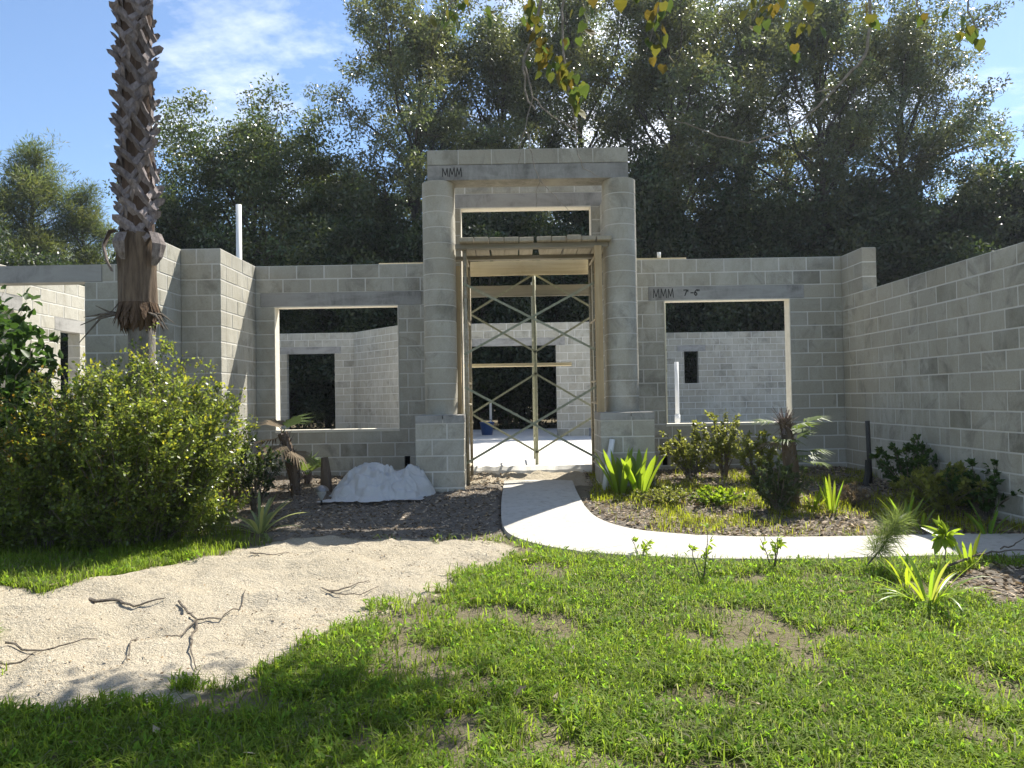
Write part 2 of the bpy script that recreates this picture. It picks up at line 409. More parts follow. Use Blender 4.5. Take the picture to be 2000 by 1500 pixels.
GX, GY = np.meshgrid(gx, gy); gxf = GX.ravel(); gyf = GY.ravel(); gp = np.stack([gxf, gyf], 1)
near = (np.abs(gxf) < 8) & (gyf > 0) & (gyf < 13)
def mask(poly, soft=.12):
    m = np.zeros(len(gp)); s_ = sdist(gp[near], poly); m[near] = np.clip(.5+s_/(2*soft), 0, 1); return m
m_sand = np.maximum(mask(SAND, .16), .85*mask([(-.75, 10.0), (1.2, 10.1), (1.3, 11.4), (-.85, 11.4)], .2)); m_mul = np.maximum.reduce([mask(MULCH_L), mask(MULCH_R), mask(MULCH_R2), mask(MULCH_S)])
path_sd = np.full(len(gp), -9.0); path_sd[near] = sdist(gp[near], PATH)
zgv = np.interp(gyf, [0, 3, 6, 7.5, 9.5, 10.5, 11], [-.50, -.43, -.34, -.29, -.14, -.11, -.06])
bumpz = (fbm(gxf, gyf, 1.1, 1)-.5)*.07 + (fbm(gxf, gyf, 5.0, 2)-.5)*.025
sandz = m_sand*((fbm(gxf, gyf, 2.6, 3)-.5)*.13+(fbm(gxf, gyf, 8.0, 4, 2)-.5)*.085+.015)
def mound(px, py, r, h):
    p = gnd(px, py); return h*np.exp(-((gxf-p.x)**2+(gyf-p.y)**2)/(r*r))
mounds = mound(85,1310,.12,.06)+mound(300,1270,.08,.035)+mound(165,1230,.07,.03)+mound(120,1215,.3,.03)+mound(340,1170,.35,.035)+mound(700,1110,.3,.03)+mound(310,1120,.16,.03)
fade = np.clip((6.5-np.abs(gxf))/1.5, 0, 1)*np.clip((14-gyf)/2, 0, 1)
GZ = zgv + (bumpz + sandz + mounds + m_mul*(fbm(gxf, gyf, 14, 5)-.5)*.03)*fade
onpath = np.clip((path_sd+.06)/.06, 0, 1); GZ = GZ*(1-onpath) + (zgv-.035)*onpath
nx, ny = len(gx), len(gy)
idx = np.arange(nx*ny).reshape(ny, nx)
Fg = np.stack([idx[:-1, :-1], idx[:-1, 1:], idx[1:, 1:], idx[1:, :-1]], -1).reshape(-1, 4)
gme = fast_mesh('ground', np.stack([gxf, gyf, GZ], 1), Fg, np.stack([m_sand, m_mul, np.zeros_like(m_mul)], 1), M['ground_soil'], True)
tag(link('ground', gme), kind='structure')
def gz_at(x, y):
    x = np.asarray(x, float); y = np.asarray(y, float)
    i = np.clip(np.searchsorted(gx, x)-1, 0, nx-2); j = np.clip(np.searchsorted(gy, y)-1, 0, ny-2)
    fx = (x-gx[i])/(gx[i+1]-gx[i]); fy = (y-gy[j])/(gy[j+1]-gy[j]); Z = GZ.reshape(ny, nx)
    return (Z[j, i]*(1-fx)+Z[j, i+1]*fx)*(1-fy)+(Z[j+1, i]*(1-fx)+Z[j+1, i+1]*fx)*fy
def onG(px, py):
    p = gnd(px, py); return Vector((p.x, p.y, float(gz_at(p.x, p.y))))

# path slabs: joints between poured panels
def smooth_line(P, n):
    P = np.array(P); d = np.concatenate([[0], np.cumsum(np.linalg.norm(np.diff(P, axis=0), axis=1))])
    t = np.linspace(0, d[-1], n); Q = np.stack([np.interp(t, d, P[:, 0]), np.interp(t, d, P[:, 1])], 1)
    for _ in range(6): Q[1:-1] = (Q[:-2]+2*Q[1:-1]+Q[2:])/4
    return Q
SO, SI = smooth_line(PO, 81), smooth_line(PI_, 81)
walk = empty('path', (0, 0, 0)); tag(walk, kind='structure')
for a, b in ((0, 20), (20, 41), (41, 61), (61, 80)):
    mb = MB(); v = []; K = b-a+1; ny_ = 5
    for i in range(a, b+1):
        e = .006 if i in (a, b) else 0
        for j in range(ny_):
            q = SO[i]+(SI[i]-SO[i])*j/(ny_-1)
            if i == a: q = q+(SO[i+1]-SO[i])*.04
            v.append((q[0], q[1], zg(q[1])+.028-e-(.01 if j in (0, ny_-1) else 0)))
    f = [(i*ny_+j, i*ny_+j+1, (i+1)*ny_+j+1, (i+1)*ny_+j) for i in range(K-1) for j in range(ny_-1)]
    f = [q[::-1] for q in f]
    n0 = len(v); ring = [i*ny_ for i in range(K)] + [(K-1)*ny_+j for j in range(1, ny_)] + [i*ny_+ny_-1 for i in range(K-2, -1, -1)] + [j for j in range(ny_-2, 0, -1)]
    for r in ring: v.append((v[r][0], v[r][1], v[r][2]-.09))
    R_ = len(ring)
    f += [(ring[i], ring[(i+1) % R_], n0+(i+1) % R_, n0+i) for i in range(R_)]
    mb.add(v, f); o = mb.build('panel', M['path_concrete'], walk)

# ------------------------------------------------------------------ house
HS = empty('block_house', (0, 11.33, 0), 'unfinished roofless grey concrete block house with tall columned doorway', 'house')
def hpart(name, mb, mat, parent=None, smooth=False):
    me = mb.mesh(name, mat, smooth); o = bpy.data.objects.new(name, me); COL.objects.link(o)
    o.parent = parent or HS
    if parent is None: o.matrix_parent_inverse = Matrix.Translation((0, -11.33, 0))
    return o
CH = .2032; BL = .4064; JT = .016
ALLB = []     # (parent, local kind key, matrix, area)
BMESH = {}
def bevel_box(w, d, h):
    bm = bmesh.new(); bmesh.ops.create_cube(bm, size=1)
    for v in bm.verts: v.co = Vector(((v.co.x+.5)*w, (v.co.y+.5)*d, (v.co.z+.5)*h))
    bmesh.ops.bevel(bm, geom=list(bm.edges), offset=.004, segments=1, affect='EDGES')
    me = bpy.data.meshes.new('block'); bm.to_mesh(me); bm.free(); me.materials.append(M['concrete_block']); return me
def get_block(w, d, h):
    k = (round(w, 2), round(d, 3), round(h, 3))
    if k not in BMESH: BMESH[k] = bevel_box(max(k[0]-.002, w), d, h) if False else bevel_box(k[0], k[1], k[2])
    return k
def add_block(parent, key, Mx, w, h, facepts):
    pp = [proj(p) for p in facepts]
    if any(p is None for p in pp): area = 0
    else:
        area = abs(sum(pp[i][0]*pp[(i+1) % len(pp)][1]-pp[(i+1) % len(pp)][0]*pp[i][1] for i in range(len(pp))))/2
        cxp = sum(p[0] for p in pp)/len(pp); cyp = sum(p[1] for p in pp)/len(pp)
        if not (-20 < cxp < 2020 and -20 < cyp < 1520): area = 0
    ALLB.append((parent, key, Mx, area))
def intervals(L, ops, zc):
    segs = [(0, L)]
    for (a, b, z0, z1) in ops:
        if z0 - .01 < zc < z1 + .01:
            ns = []
            for (s0, s1) in segs:
                if b <= s0 or a >= s1: ns.append((s0, s1)); continue
                if a > s0: ns.append((s0, a))
                if b < s1: ns.append((b, s1))
            segs = ns
    return segs
def wall(name, p0, p1, z0, z1, ops=(), thick=.2, phase=0, lintels=(), sills=()):
    """visible face runs p0->p1; the body lies to the left of that direction. ops in (u0,u1,z0,z1)"""
    p0 = Vector((*p0, 0)); p1 = Vector((*p1, 0)); L = (p1-p0).length; u = (p1-p0)/L; n = Vector((-u.y, u.x, 0))
    F = Matrix(((u.x, n.x, 0, p0.x), (u.y, n.y, 0, p0.y), (0, 0, 1, 0), (0, 0, 0, 1)))
    mb = MB(); nc = int(round((z1-z0)/CH)); blocks = []
    lint = [(a, b, c, c+CH) for (a, b, c) in lintels]
    small = [o for o in ops]
    for k in range(nc):
        zb = z0+k*CH; zc = zb+CH/2
        for (s0, s1) in intervals(L, list(small)+lint, zc):
            if s1-s0 < .03: continue
            top = CH-.003 if k == nc-1 else CH
            e0 = .004; mb.box((s0+e0, .004, zb), (s1-e0, thick-.004, zb+top), F)
            off = (BL/2 if (k+phase) % 2 else 0)
            cuts = [s0]; m_ = math.floor((s0-off)/BL)+1
            while off+m_*BL < s1-.001:
                c_ = off+m_*BL
                if c_-cuts[-1] > .07 and s1-c_ > .07: cuts.append(c_)
                m_ += 1
            cuts.append(s1)
            for i in range(len(cuts)-1):
                a = cuts[i]+(JT/2 if i > 0 else .0); b = cuts[i+1]-(JT/2 if i < len(cuts)-2 else .0)
                if b-a < .03: continue
                blocks.append((a, zb+JT/2, b-a, CH-JT))
    part = hpart(name, mb, M['mortar'])
    for (a, zb, w, h) in blocks:
        key = get_block(w, thick, h)
        sx = w/key[0]
        jit = random.uniform(-.0015, .0015)
        Mx = F @ Matrix.Translation((a, jit, zb)) @ Matrix.Diagonal((sx, 1, 1, 1))
        face = [F @ Vector((a, 0, zb)), F @ Vector((a+w, 0, zb)), F @ Vector((a+w, 0, zb+h)), F @ Vector((a, 0, zb+h))]
        add_block(part, key, Mx, w, h, face)
    for (a, b, c) in lintels:
        q = MB().box((a+.003, -.003, c+.003), (b-.003, thick+.003, c+CH-.004), F); hpart('lintel', q, M['precast_concrete'], part)
    for (a, b, c) in sills:
        q = MB().box((a+.002, -.012, c-.035), (b-.002, thick+.012, c+.004), F); hpart('window_sill', q, M['window_trim'], part)
    return part, F
C1 = 3*CH; C2 = 12*CH; TOP = 15*CH
def vent(part, F, u0, u1, z0, z1):
    q = MB().box((u0-.01, .07, z0-.01), (u1+.01, .09, z1+.01), F); hpart('hole_shade_plate', q, M['hole_shade'], part)  # near-black plate inside the hole, its shade painted as colour
# facade beside the doorway
fx0 = -3.77; FY = 11.33
fl, F = wall('facade_wall', (fx0, FY), (-1.06, FY), -CH, TOP, ops=[(-3.50-fx0, -1.66-fx0, C1, C2), (2.17, 2.25, 0, CH)], lintels=[(.07, 2.45, C2)], sills=[(-3.50-fx0, -1.66-fx0, C1)])
vent(fl, F, 2.17, 2.25, 0, CH)
fr, F = wall('facade_wall', (1.54, FY), (4.9, FY), -CH, TOP, ops=[(2.26-1.54, 4.13-1.54, C1, C2), (.66, .74, 0, CH)], lintels=[(.5, 2.8, C2)], sills=[(2.26-1.54, 4.13-1.54, C1)], phase=1)
vent(fr, F, .66, .74, 0, CH)
# plaster edge strips of the window openings
for part, (x0, x1) in ((fl, (-3.50, -1.66)), (fr, (2.26, 4.13))):
    for a, b in ((x0+.001, x0+.014), (x1-.014, x1-.001)):
        hpart('jamb_trim', MB().box((a, FY-.006, C1+.005), (b, FY+.206, C2)), M['window_trim'], part)
    hpart('head_trim', MB().box((x0+.0145, FY-.006, C2-.012), (x1-.0145, FY+.206, C2+.0025)), M['window_trim'], part)
# doorway wall between
dw, F = wall('doorway_wall', (-1.058, FY), (1.538, FY), 0, 21*CH, ops=[(.33, 2.28, 0, 19*CH)], lintels=[(.1, 2.5, 19*CH)])
hpart('head_trim', MB().box((-.715, FY-.006, 19*CH-.014), (1.205, FY+.206, 19*CH+.0025)), M['window_trim'], dw)
for a, b in ((-.729, -.716), (1.206, 1.219)):
    hpart('jamb_trim', MB().box((a, FY-.006, .01), (b, FY+.206, 19*CH)), M['window_trim'], dw)
# portal side walls (faces towards the doorway)
wall('portal_side_wall', (-.86, FY-.002), (-.86, 10.45), -CH, 19*CH, thick=.2)[0] if False else None
def side(name, x, y0, y1, z0, z1, facing, **k):
    # facing +1: visible face looks to +x ; -1: looks to -x
    if facing > 0: return wall(name, (x, y0), (x, y1), z0, z1, **k)
    return wall(name, (x, y1), (x, y0), z0, z1, **k)
side('portal_side_wall', -.86, 10.45, FY-.001, -CH, 19*CH, 1)
side('portal_side_wall', 1.34, 10.45, FY-.001, -CH, 19*CH, -1)
# pedestals
PZ = .825
def pedestal(x0, x1):
    y0, y1 = 9.7, 10.448; n = 6; top = PZ-.10
    mb = MB(); mb.box((x0+.004, y0+.004, top-n*CH), (x1-.004, y1-.004, PZ-.05)); part = hpart('pedestal', mb, M['mortar'])
    w = x1-x0
    for k in range(n):
        zb = top-(k+1)*CH
        cuts = [0, .4, w] if k % 2 == 0 else [0, w-.4, w]
        for i in range(2):
            a = cuts[i]+(JT/2 if i else 0); b = cuts[i+1]-(JT/2 if i == 0 else 0)
            for (ya, yb) in ((y0, (y0+y1)/2-JT/2), ((y0+y1)/2+JT/2, y1)):
                key = get_block(b-a, yb-ya, CH-JT)
                Mx = Matrix.Translation((x0+a, ya+random.uniform(-.0015, .0015), zb+JT/2)) @ Matrix.Diagonal(((b-a)/key[0], 1, 1, 1))
                add_block(part, key, Mx, b-a, CH-JT, [Vector((x0+a, ya, zb)), Vector((x0+b, ya, zb)), Vector((x0+b, ya, zb+CH)), Vector((x0+a, ya, zb+CH))] if ya == y0 else [Vector((x1 if x1 < 0 else x0, ya, zb)), Vector((x1 if x1 < 0 else x0, yb, zb)), Vector((x1 if x1 < 0 else x0, yb, zb+CH)), Vector((x1 if x1 < 0 else x0, ya, zb+CH))])
    for i, (a, b) in enumerate(((0, w*.57), (w*.57, w))):
        q = MB(); q.box((x0+a+(.005 if i else 0), y0-.004, top+.004), (x0+b-(0 if i else .005), y1-.002, PZ)); hpart('cap_block', q, M['precast_concrete'], part)
    return part
pedestal(-1.23, -.62); pedestal(1.11, 1.79)
# bull-nosed columns
def colmesh(r, back, h):
    n = 14; prof = [(-r, back)] + [(-r*math.cos(math.pi*i/n), -r*math.sin(math.pi*i/n)) for i in range(n+1)] + [(r, back)]
    bm = bmesh.new(); lo = [bm.verts.new((x, y, 0)) for x, y in prof]; hi = [bm.verts.new((x, y, h)) for x, y in prof]; k = len(prof)
    bm.faces.new(lo[::-1]); bm.faces.new(hi)
    for i in range(k): bm.faces.new((lo[i], lo[(i+1) % k], hi[(i+1) % k], hi[i]))
    me = bpy.data.meshes.new('column_block'); 
    bmesh.ops.recalc_face_normals(bm, faces=list(bm.faces))
    for f in bm.faces: f.smooth = abs(f.normal.z) < .5 and f.normal.y < .5
    bm.to_mesh(me); bm.free(); me.materials.append(M['concrete_block']); 
    for e in me.edges:
        pass
    me.set_sharp_from_angle(angle=math.radians(40)); return me
NCOL = 15; CC = (19.27*CH-PZ)/NCOL
BMESH['col'] = colmesh(.212, .2, CC-.012); cm = colmesh(.208, .196, 3.1)
for xc in (-.95, 1.48):
    mb = MB(); q = colmesh(.2085, .197, 19.27*CH-PZ-.004)
    me = q; me.materials.clear(); me.materials.append(M['mortar']); me.name = 'column'
    part = bpy.data.objects.new('column', me); COL.objects.link(part); part.parent = HS
    part.location = (xc, 10.246-11.33, PZ+.0005)
    for k in range(NCOL):
        z = PZ+k*CC+.006
        fp = [Vector((xc-.21, 10.25, z)), Vector((xc+.21, 10.25, z)), Vector((xc+.21, 10.25, z+.19)), Vector((xc-.21, 10.25, z+.19))]
        ALLB.append((part, 'col', Matrix.Translation((xc, 10.246+random.uniform(-.002, .002), z)), 1e4+k))
# portal header
HZ = 19.27*CH
mb = MB(); mb.box((-1.07+.004, 10.084, HZ+CH+.004), (1.58-.004, 10.446, HZ+2*CH-.004)); ph = hpart('portal_header', mb, M['mortar'])
hpart('lintel', MB().box((-1.07, 10.078, HZ+.001), (1.58, 10.449, HZ+CH-.003)), M['precast_concrete'], ph)
cuts = [-1.07, -.66, -.22, .22, .66, 1.12, 1.58]
for i in range(6):
    a = cuts[i]+(.005 if i else 0); b = cuts[i+1]-(.005 if i < 5 else 0); key = get_block(b-a, .37, CH-.01)
    add_block(ph, key, Matrix.Translation((a, 10.08, HZ+CH+.004)) @ Matrix.Diagonal(((b-a)/key[0], 1, 1, 1)), b-a, .19, [Vector((a, 10.08, HZ+CH)), Vector((b, 10.08, HZ+CH)), Vector((b, 10.08, HZ+2*CH)), Vector((a, 10.08, HZ+2*CH))])
# left wing
side('return_wall', -3.77, 10.17, FY+.2, -CH, TOP, 1)
wall('stub_wall', (-4.288, 9.97), (-3.77, 9.97), -2*CH, TOP, phase=1)
side('wing_wall', -4.29, 8.962, 10.17, -2*CH, TOP, 1, phase=1)
wall('wing_front_wall', (-9.0, 8.76), (-4.29, 8.76), -2*CH, 13*CH, ops=[(2.0, 4.13, 0, C2)], lintels=[(1.8, 4.33, C2)])
side('garage_wall', -7.2, 9.5, 22.5, 0, TOP, 1, ops=[(2.75, 3.3, 4*CH, 11*CH), (.2, 1.6, 0, C2)], lintels=[(2.6, 3.45, 11*CH), (0, 1.8, C2)])
# right wing
rwp, _ = side('wing_wall', 4.9, 10.66, FY+.2, -2*CH, TOP, -1)
side('wing_wall', 4.9, 5.2, 10.658, -2*CH, C2, -1, phase=1)
# rear walls
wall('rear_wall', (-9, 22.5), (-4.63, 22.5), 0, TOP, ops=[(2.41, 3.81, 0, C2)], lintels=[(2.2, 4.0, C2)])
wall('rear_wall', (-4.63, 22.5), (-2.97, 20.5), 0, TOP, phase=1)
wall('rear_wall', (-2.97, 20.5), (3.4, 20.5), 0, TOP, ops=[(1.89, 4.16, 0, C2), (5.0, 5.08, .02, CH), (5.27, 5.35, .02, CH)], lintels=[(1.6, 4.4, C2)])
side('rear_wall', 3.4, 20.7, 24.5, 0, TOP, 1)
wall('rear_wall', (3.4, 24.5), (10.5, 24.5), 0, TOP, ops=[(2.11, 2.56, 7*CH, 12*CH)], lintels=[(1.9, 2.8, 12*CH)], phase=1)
hpart('floor_slab', MB().box((-3.96, FY+.002, -.3), (10.5, 26, -.001)), M['slab_concrete'])
hpart('floor_slab', MB().box((-9, 10.18, -.3), (-3.962, 26, -.001)), M['slab_concrete'])
hpart('floor_slab', MB().box((-9, 8.98, -.3), (-4.48, 10.178, -.001)), M['slab_concrete'])
# rough mortar edge at the threshold
mb = MB(); xs = np.linspace(-.72, 1.2, 60); v = []; f = []
for i, x in enumerate(xs):
    w_ = .10+.05*math.sin(x*5)+.04*mn.noise(Vector((x*7, 0, 0))); h_ = .03+.02*mn.noise(Vector((x*9, 3, 0)))
    v += [(x, FY-.05-w_, -.13), (x, FY-.04-w_*.6, -.04+h_*.5), (x, FY-.02, .0+h_), (x, FY+.12, .012+h_*.6), (x, FY+.26, -.02)]
for i in range(59):
    for j in range(4): f.append((i*5+j, (i+1)*5+j, (i+1)*5+j+1, i*5+j+1))
mb.add(v, f); hpart('threshold_mortar', mb, M['mortar'])
# block objects: the 300 largest one by one, the rest joined
ALLB.sort(key=lambda b: -b[3])
hinv = Matrix.Translation((0, -11.33, 0))
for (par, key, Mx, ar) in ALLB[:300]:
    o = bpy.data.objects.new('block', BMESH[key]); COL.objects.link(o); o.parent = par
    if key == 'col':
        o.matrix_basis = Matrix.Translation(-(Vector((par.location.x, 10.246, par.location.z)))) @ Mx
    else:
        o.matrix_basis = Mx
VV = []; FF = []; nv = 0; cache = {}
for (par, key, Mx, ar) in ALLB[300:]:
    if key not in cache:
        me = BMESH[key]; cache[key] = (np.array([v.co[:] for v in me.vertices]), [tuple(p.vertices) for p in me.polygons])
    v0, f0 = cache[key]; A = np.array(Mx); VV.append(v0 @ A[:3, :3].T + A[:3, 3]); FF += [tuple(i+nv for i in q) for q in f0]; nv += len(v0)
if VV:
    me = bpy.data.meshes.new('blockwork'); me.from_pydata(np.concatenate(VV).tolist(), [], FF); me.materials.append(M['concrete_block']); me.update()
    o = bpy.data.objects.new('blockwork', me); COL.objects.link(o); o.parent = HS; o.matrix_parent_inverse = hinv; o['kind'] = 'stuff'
# marker lettering on the lintels
GL = {'M': [[(0, 0), (.12, 1), (.5, .15), (.86, 1), (1, 0)]], '7': [[(0, 1), (.9, 1), (.35, 0)]], "'": [[(.3, 1), (.25, .7)]], '-': [[(.05, .5), (.8, .5)]], '6': [[(.8, 1), (.25, .6), (.1, .25), (.4, 0), (.8, .2), (.65, .5), (.15, .4)]], '"': [[(.15, 1), (.1, .7)], [(.5, 1), (.45, .7)]]}
def lettering(txt, loc, size, parent, pen=.011):
    mb = MB(); x = 0
    for ch in txt:
        for st in GL[ch]:
            pts = [(x+a*size*.62+random.uniform(-.004, .004), b*size+random.uniform(-.006, .006)) for a, b in st]
            for (a, b), (c, d) in zip(pts[:-1], pts[1:]):
                L_ = math.hypot(c-a, d-b); ang = math.atan2(d-b, c-a); Mx = Matrix.Translation((loc[0]+a, loc[1]+random.uniform(-.0006, .0006), loc[2]+b)) @ Matrix.Rotation(-ang, 4, 'Y')
                mb.box((0, -.0008, -pen/2), (L_, .0008, pen/2), Mx)
        x += size*(.8 if ch == 'M' else .6)
    hpart('lettering', mb, M['marker_ink'], parent)
bpy.context.view_layer.update()
lettering('MMM', (2.11, FY-.005, C2+.035), .135, fr); lettering("7'-6\"", (2.56, FY-.005, C2+.065), .085, fr, .016)
lettering('MMM', (-.87, 10.076, HZ+.05), .115, ph)

# ------------------------------------------------------------------ scaffold in the doorway
def tubeobj(name, a, b, r, mat, parent, n=8):
    return MB().tube([a, b], r, n).build(name, mat, parent, True)
SF = empty('scaffold', (0, 0, 0), 'rusty tube scaffold with crossed braces standing between the block columns', 'scaffold')
fy = 10.2; xl, xr = -.60, 1.16; zgl = -.16
for x in (xl, xr):
    tubeobj('leg', (x, fy, zgl), (x, fy, 3.07), .024, M['steel_rust'], SF)
    tubeobj('leg', (x, fy+.95, zgl+.03), (x, fy+.95, 3.05), .022, M['steel_rust'], SF)
    for z in (.1, .95, 1.25, 2.1, 2.95): tubeobj('rung', (x, fy, z), (x, fy+.95, z), .016, M['steel_rust'], SF, 6)
def flat(name, a, b, parent, w=.03, t=.006, mat='steel_green'):
    a = Vector(a); b = Vector(b); d = b-a; L = d.length; d.normalize(); y = Vector((0, 1, 0)); s_ = d.cross(y).normalized(); n_ = s_.cross(d)
    Mx = Matrix(((d.x, n_.x, s_.x, a.x), (d.y, n_.y, s_.y, a.y), (d.z, n_.z, s_.z, a.z), (0, 0, 0, 1)))
    MB().box((-.03, -t/2, -w/2), (L+.03, t/2, w/2), Mx).build(name, M[mat], parent)
for (za, zb) in ((2.55, 1.63), (1.17, .19)):
    flat('brace', (xl, fy-.03, za), (xr, fy-.03, zb), SF); flat('brace', (xl, fy-.042, zb), (xr, fy-.042, za+.02), SF)
SF2 = empty('scaffold', (0, 0, 0), 'greenish scaffold standing on the slab inside, centre post seen through the doorway', 'scaffold')
ry = 11.85; xm = .365; bw = 2.0
for x in (xm-bw, xm, xm+bw):
    tubeobj('leg', (x, ry, 0), (x, ry, 3.05), .026, M['steel_green'], SF2); tubeobj('leg', (x+.004, ry+1.2, 0), (x+.004, ry+1.2, 3.0), .022, M['steel_green'], SF2)
    for z in (.35, 1.2, 2.0, 2.9): tubeobj('rung', (x, ry, z), (x, ry+1.2, z), .016, M['steel_green'], SF2, 6)
for s in (-1, 1):
    for (zt, zb) in ((2.94, 1.74), (1.40, .20)):
        flat('brace', (xm, ry-.035, zt), (xm+s*bw, ry-.035, zb), SF2); flat('brace', (xm, ry-.047, zb), (xm+s*bw, ry-.047, zt), SF2)
# timber posts at the sides of the opening
MB().box((1.115, 10.06, -.16), (1.205, 10.15, 3.02)).build('post', M['wood_pale_v'])
tag(bpy.data.objects['post'], 'weathered orange timber post upright beside the scaffold at the right column', 'post')
o = MB().box((-.775, 10.47, -.15), (-.69, 10.55, 2.85)).build('post', M['wood_pale_v']); tag(o, 'brown timber upright against the inner side of the left column', 'post')
# front bearer, planks, back boards
zd = 3.075
o = MB().box((-.72, 10.10, zd-.062), (1.30, 10.235, zd)).build('bearer', M['wood_grey_x']); tag(o, 'long timber bearer under the front ends of the deck planks', 'beam')
o = MB().box((-.80, 10.98, zd-.05), (1.33, 11.09, zd)).build('bearer', M['wood_grey_x']); tag(o, 'timber bearer under the back of the deck planks', 'beam')
NAMES = ['leftmost deck plank beside the left column, end sawn square', 'deck plank second along from the left column', 'deck plank third along from the left column', 'deck plank fourth along from the left column', 'deck plank beside the gap, fifth from the left column',
         'skewed deck plank right of the open gap', 'deck plank next to the skewed one, towards the right column', 'deck plank third from the right column side', 'weathered deck plank second from the right column', 'end deck plank touching the right column']
px0 = -.66
for i, nm in enumerate(NAMES):
    w = .187; x = px0+i*.197+(.03 if i >= 5 else 0); h = .062+random.uniform(-.006, .006); sk = random.uniform(-.02, .02)+(.10 if i == 5 else 0)
    Mx = Matrix.Translation((x, 9.98+random.uniform(-.03, .03), zd+.001)) @ Matrix.Rotation(-sk*.6, 4, 'Z') @ Matrix.Rotation(random.uniform(-.015, .015), 4, 'Y')
    bm = bmesh.new(); bmesh.ops.create_cube(bm, size=1)
    for v in bm.verts: v.co = Vector(((v.co.x+.5)*w, (v.co.y+.5)*1.44, (v.co.z+.5)*h))
    bmesh.ops.bevel(bm, geom=list(bm.edges), offset=.006, segments=1, affect='EDGES')
    me = bpy.data.meshes.new('plank'); bm.to_mesh(me); bm.free(); me.materials.append(M['wood_grey_y'])
    o = link('plank', me, None, Mx); tag(o, nm, 'plank', 'scaffold deck planks')
def board(x0, x1, y, z0, z1, mat, label, tilt=0, th=.04):
    o = MB().box((0, 0, 0), (x1-x0, th, z1-z0)).build('board', M[mat]); o.location = (x0, y, z0); o.rotation_euler = (0, tilt, 0)
    return tag(o, label, 'board')
board(-1.6, .34, 11.76, 2.90, 3.12, 'wood_pale', 'fresh pale board on edge under the deck, left of the centre post', .012*-1)
board(.17, 2.2, 11.70, 2.91, 3.13, 'wood_pale', 'fresh pale board on edge under the deck, overlapping at the centre post')
board(-1.5, 2.3, 11.895, 2.61, 2.78, 'wood_grey_x', 'wide grey weathered board across the doorway below the pale boards')
o = MB().box((-1.6, 11.885, 1.525), (.93, 12.12, 1.57)).build('board', M['wood_pale']); tag(o, 'narrow pale plank lying flat on the inner scaffold at mid height', 'board')
# things beyond the rear opening
p = at(958, 786, 23.2); q = Vector((p.x, 23.2, -.13)); o = MB().box((p.x-.035, 23.18, -.13), (p.x+.035, 23.22, p.z)).build('marker_post', M['white_pvc']); tag(o, 'flat white post standing outside the rear opening', 'post')
p = at(952, 880, 22.0); e = empty('tub', (p.x, 22.0, -.001), 'blue plastic tub just outside the rear opening', 'tub')
MB().lathe([(.001, .0), (.15, .0), (.20, .34), (.215, .345), (.215, .37), (.19, .37), (.14, .03), (.001, .03)], 18).build('body', M['blue_plastic'], e, True)
MB().tube([(-.2, 0, .33), (-.12, -.12, .44), (.12, -.12, .44), (.2, 0, .33)], .008, 6).build('handle', M['dark_metal'], e, True)
# boards and pipes on the wall tops
p = at(1252, 506, 11.40); q = at(1340, 503, 11.40)
o = MB().box((1.75, 11.38, TOP-.002), (2.62, 11.47, TOP+.03)).build('board', M['wood_pale']); tag(o, 'pale board lying on top of the facade wall right of the portal', 'board')
o = MB().box((-1.95, 11.38, TOP-.002), (-1.08, 11.46, TOP+.022)).build('board', M['wood_pale']); tag(o, 'thin pale board lying on top of the facade wall left of the portal', 'board')
def pipe(label, pts, r, bands=(), mat='white_pvc', name='pipe'):
    e = empty(name, pts[0], label, 'pipe'); b = Vector(pts[0])
    rel = [Vector(p)-b for p in pts]
    d = (rel[-1]-rel[0]); nn = d.normalized()
    MB().tube([rel[0], rel[-1]], r, 12).build('tube', M[mat], e, True)
    for (t0, t1, k, mm) in bands: MB().tube([rel[0]+d*t0, rel[0]+d*t1], r*k, 12).build('coupling', M[mm], e, True)
    return e
p = at(466, 400, 13.0); pipe('white plastic vent pipe rising above the left part of the facade', [(p.x, 13, 0), (p.x, 13, p.z)], .047, [(.745, .76, 1.04, 'dark_band')])
p = at(1321, 707, 15); pipe('white plastic pipe standing on the slab behind the right window', [(p.x, 15, 0), (p.x, 15, p.z)], .040, [(.3, .39, 1.35, 'white_pvc')])
a = at(1180, 966, 9.56); a.z = float(gz_at(a.x, a.y))-.02; b = at(1196, 858, 9.64); pipe('white plastic pipe stub leaning against the right pedestal', [a, b], .036)
p = at(1287, 497, 11.43); pipe('small white pipe end poking above the facade right of the portal', [(p.x, 11.43, TOP+.025), (p.x, 11.43, p.z+.03)], .028)
a = at(1700, 930, 9.8); a.z = float(gz_at(a.x, a.y))-.05; b = at(1694, 822, 9.8); pipe('dark metal pipe standing in the bed by the right wing wall', [a, b], .028, (), 'dark_metal')
for (px, Ys, t_, lb) in ((1690, 9.6, 898, 'short dark stake beside the dark metal pipe'), (1815, 8.5, 905, 'short dark stake against the right wing wall among shrubs')):
    a = at(px, 930, Ys); a.z = float(gz_at(a.x, a.y))-.03; b = at(px+2, t_, Ys); o = MB().tube([a, (a+b)/2+Vector((.02, 0, 0)), b], [.05, .04, .015], 7).build('stake', M['dark_metal']); tag(o, lb, 'stake')

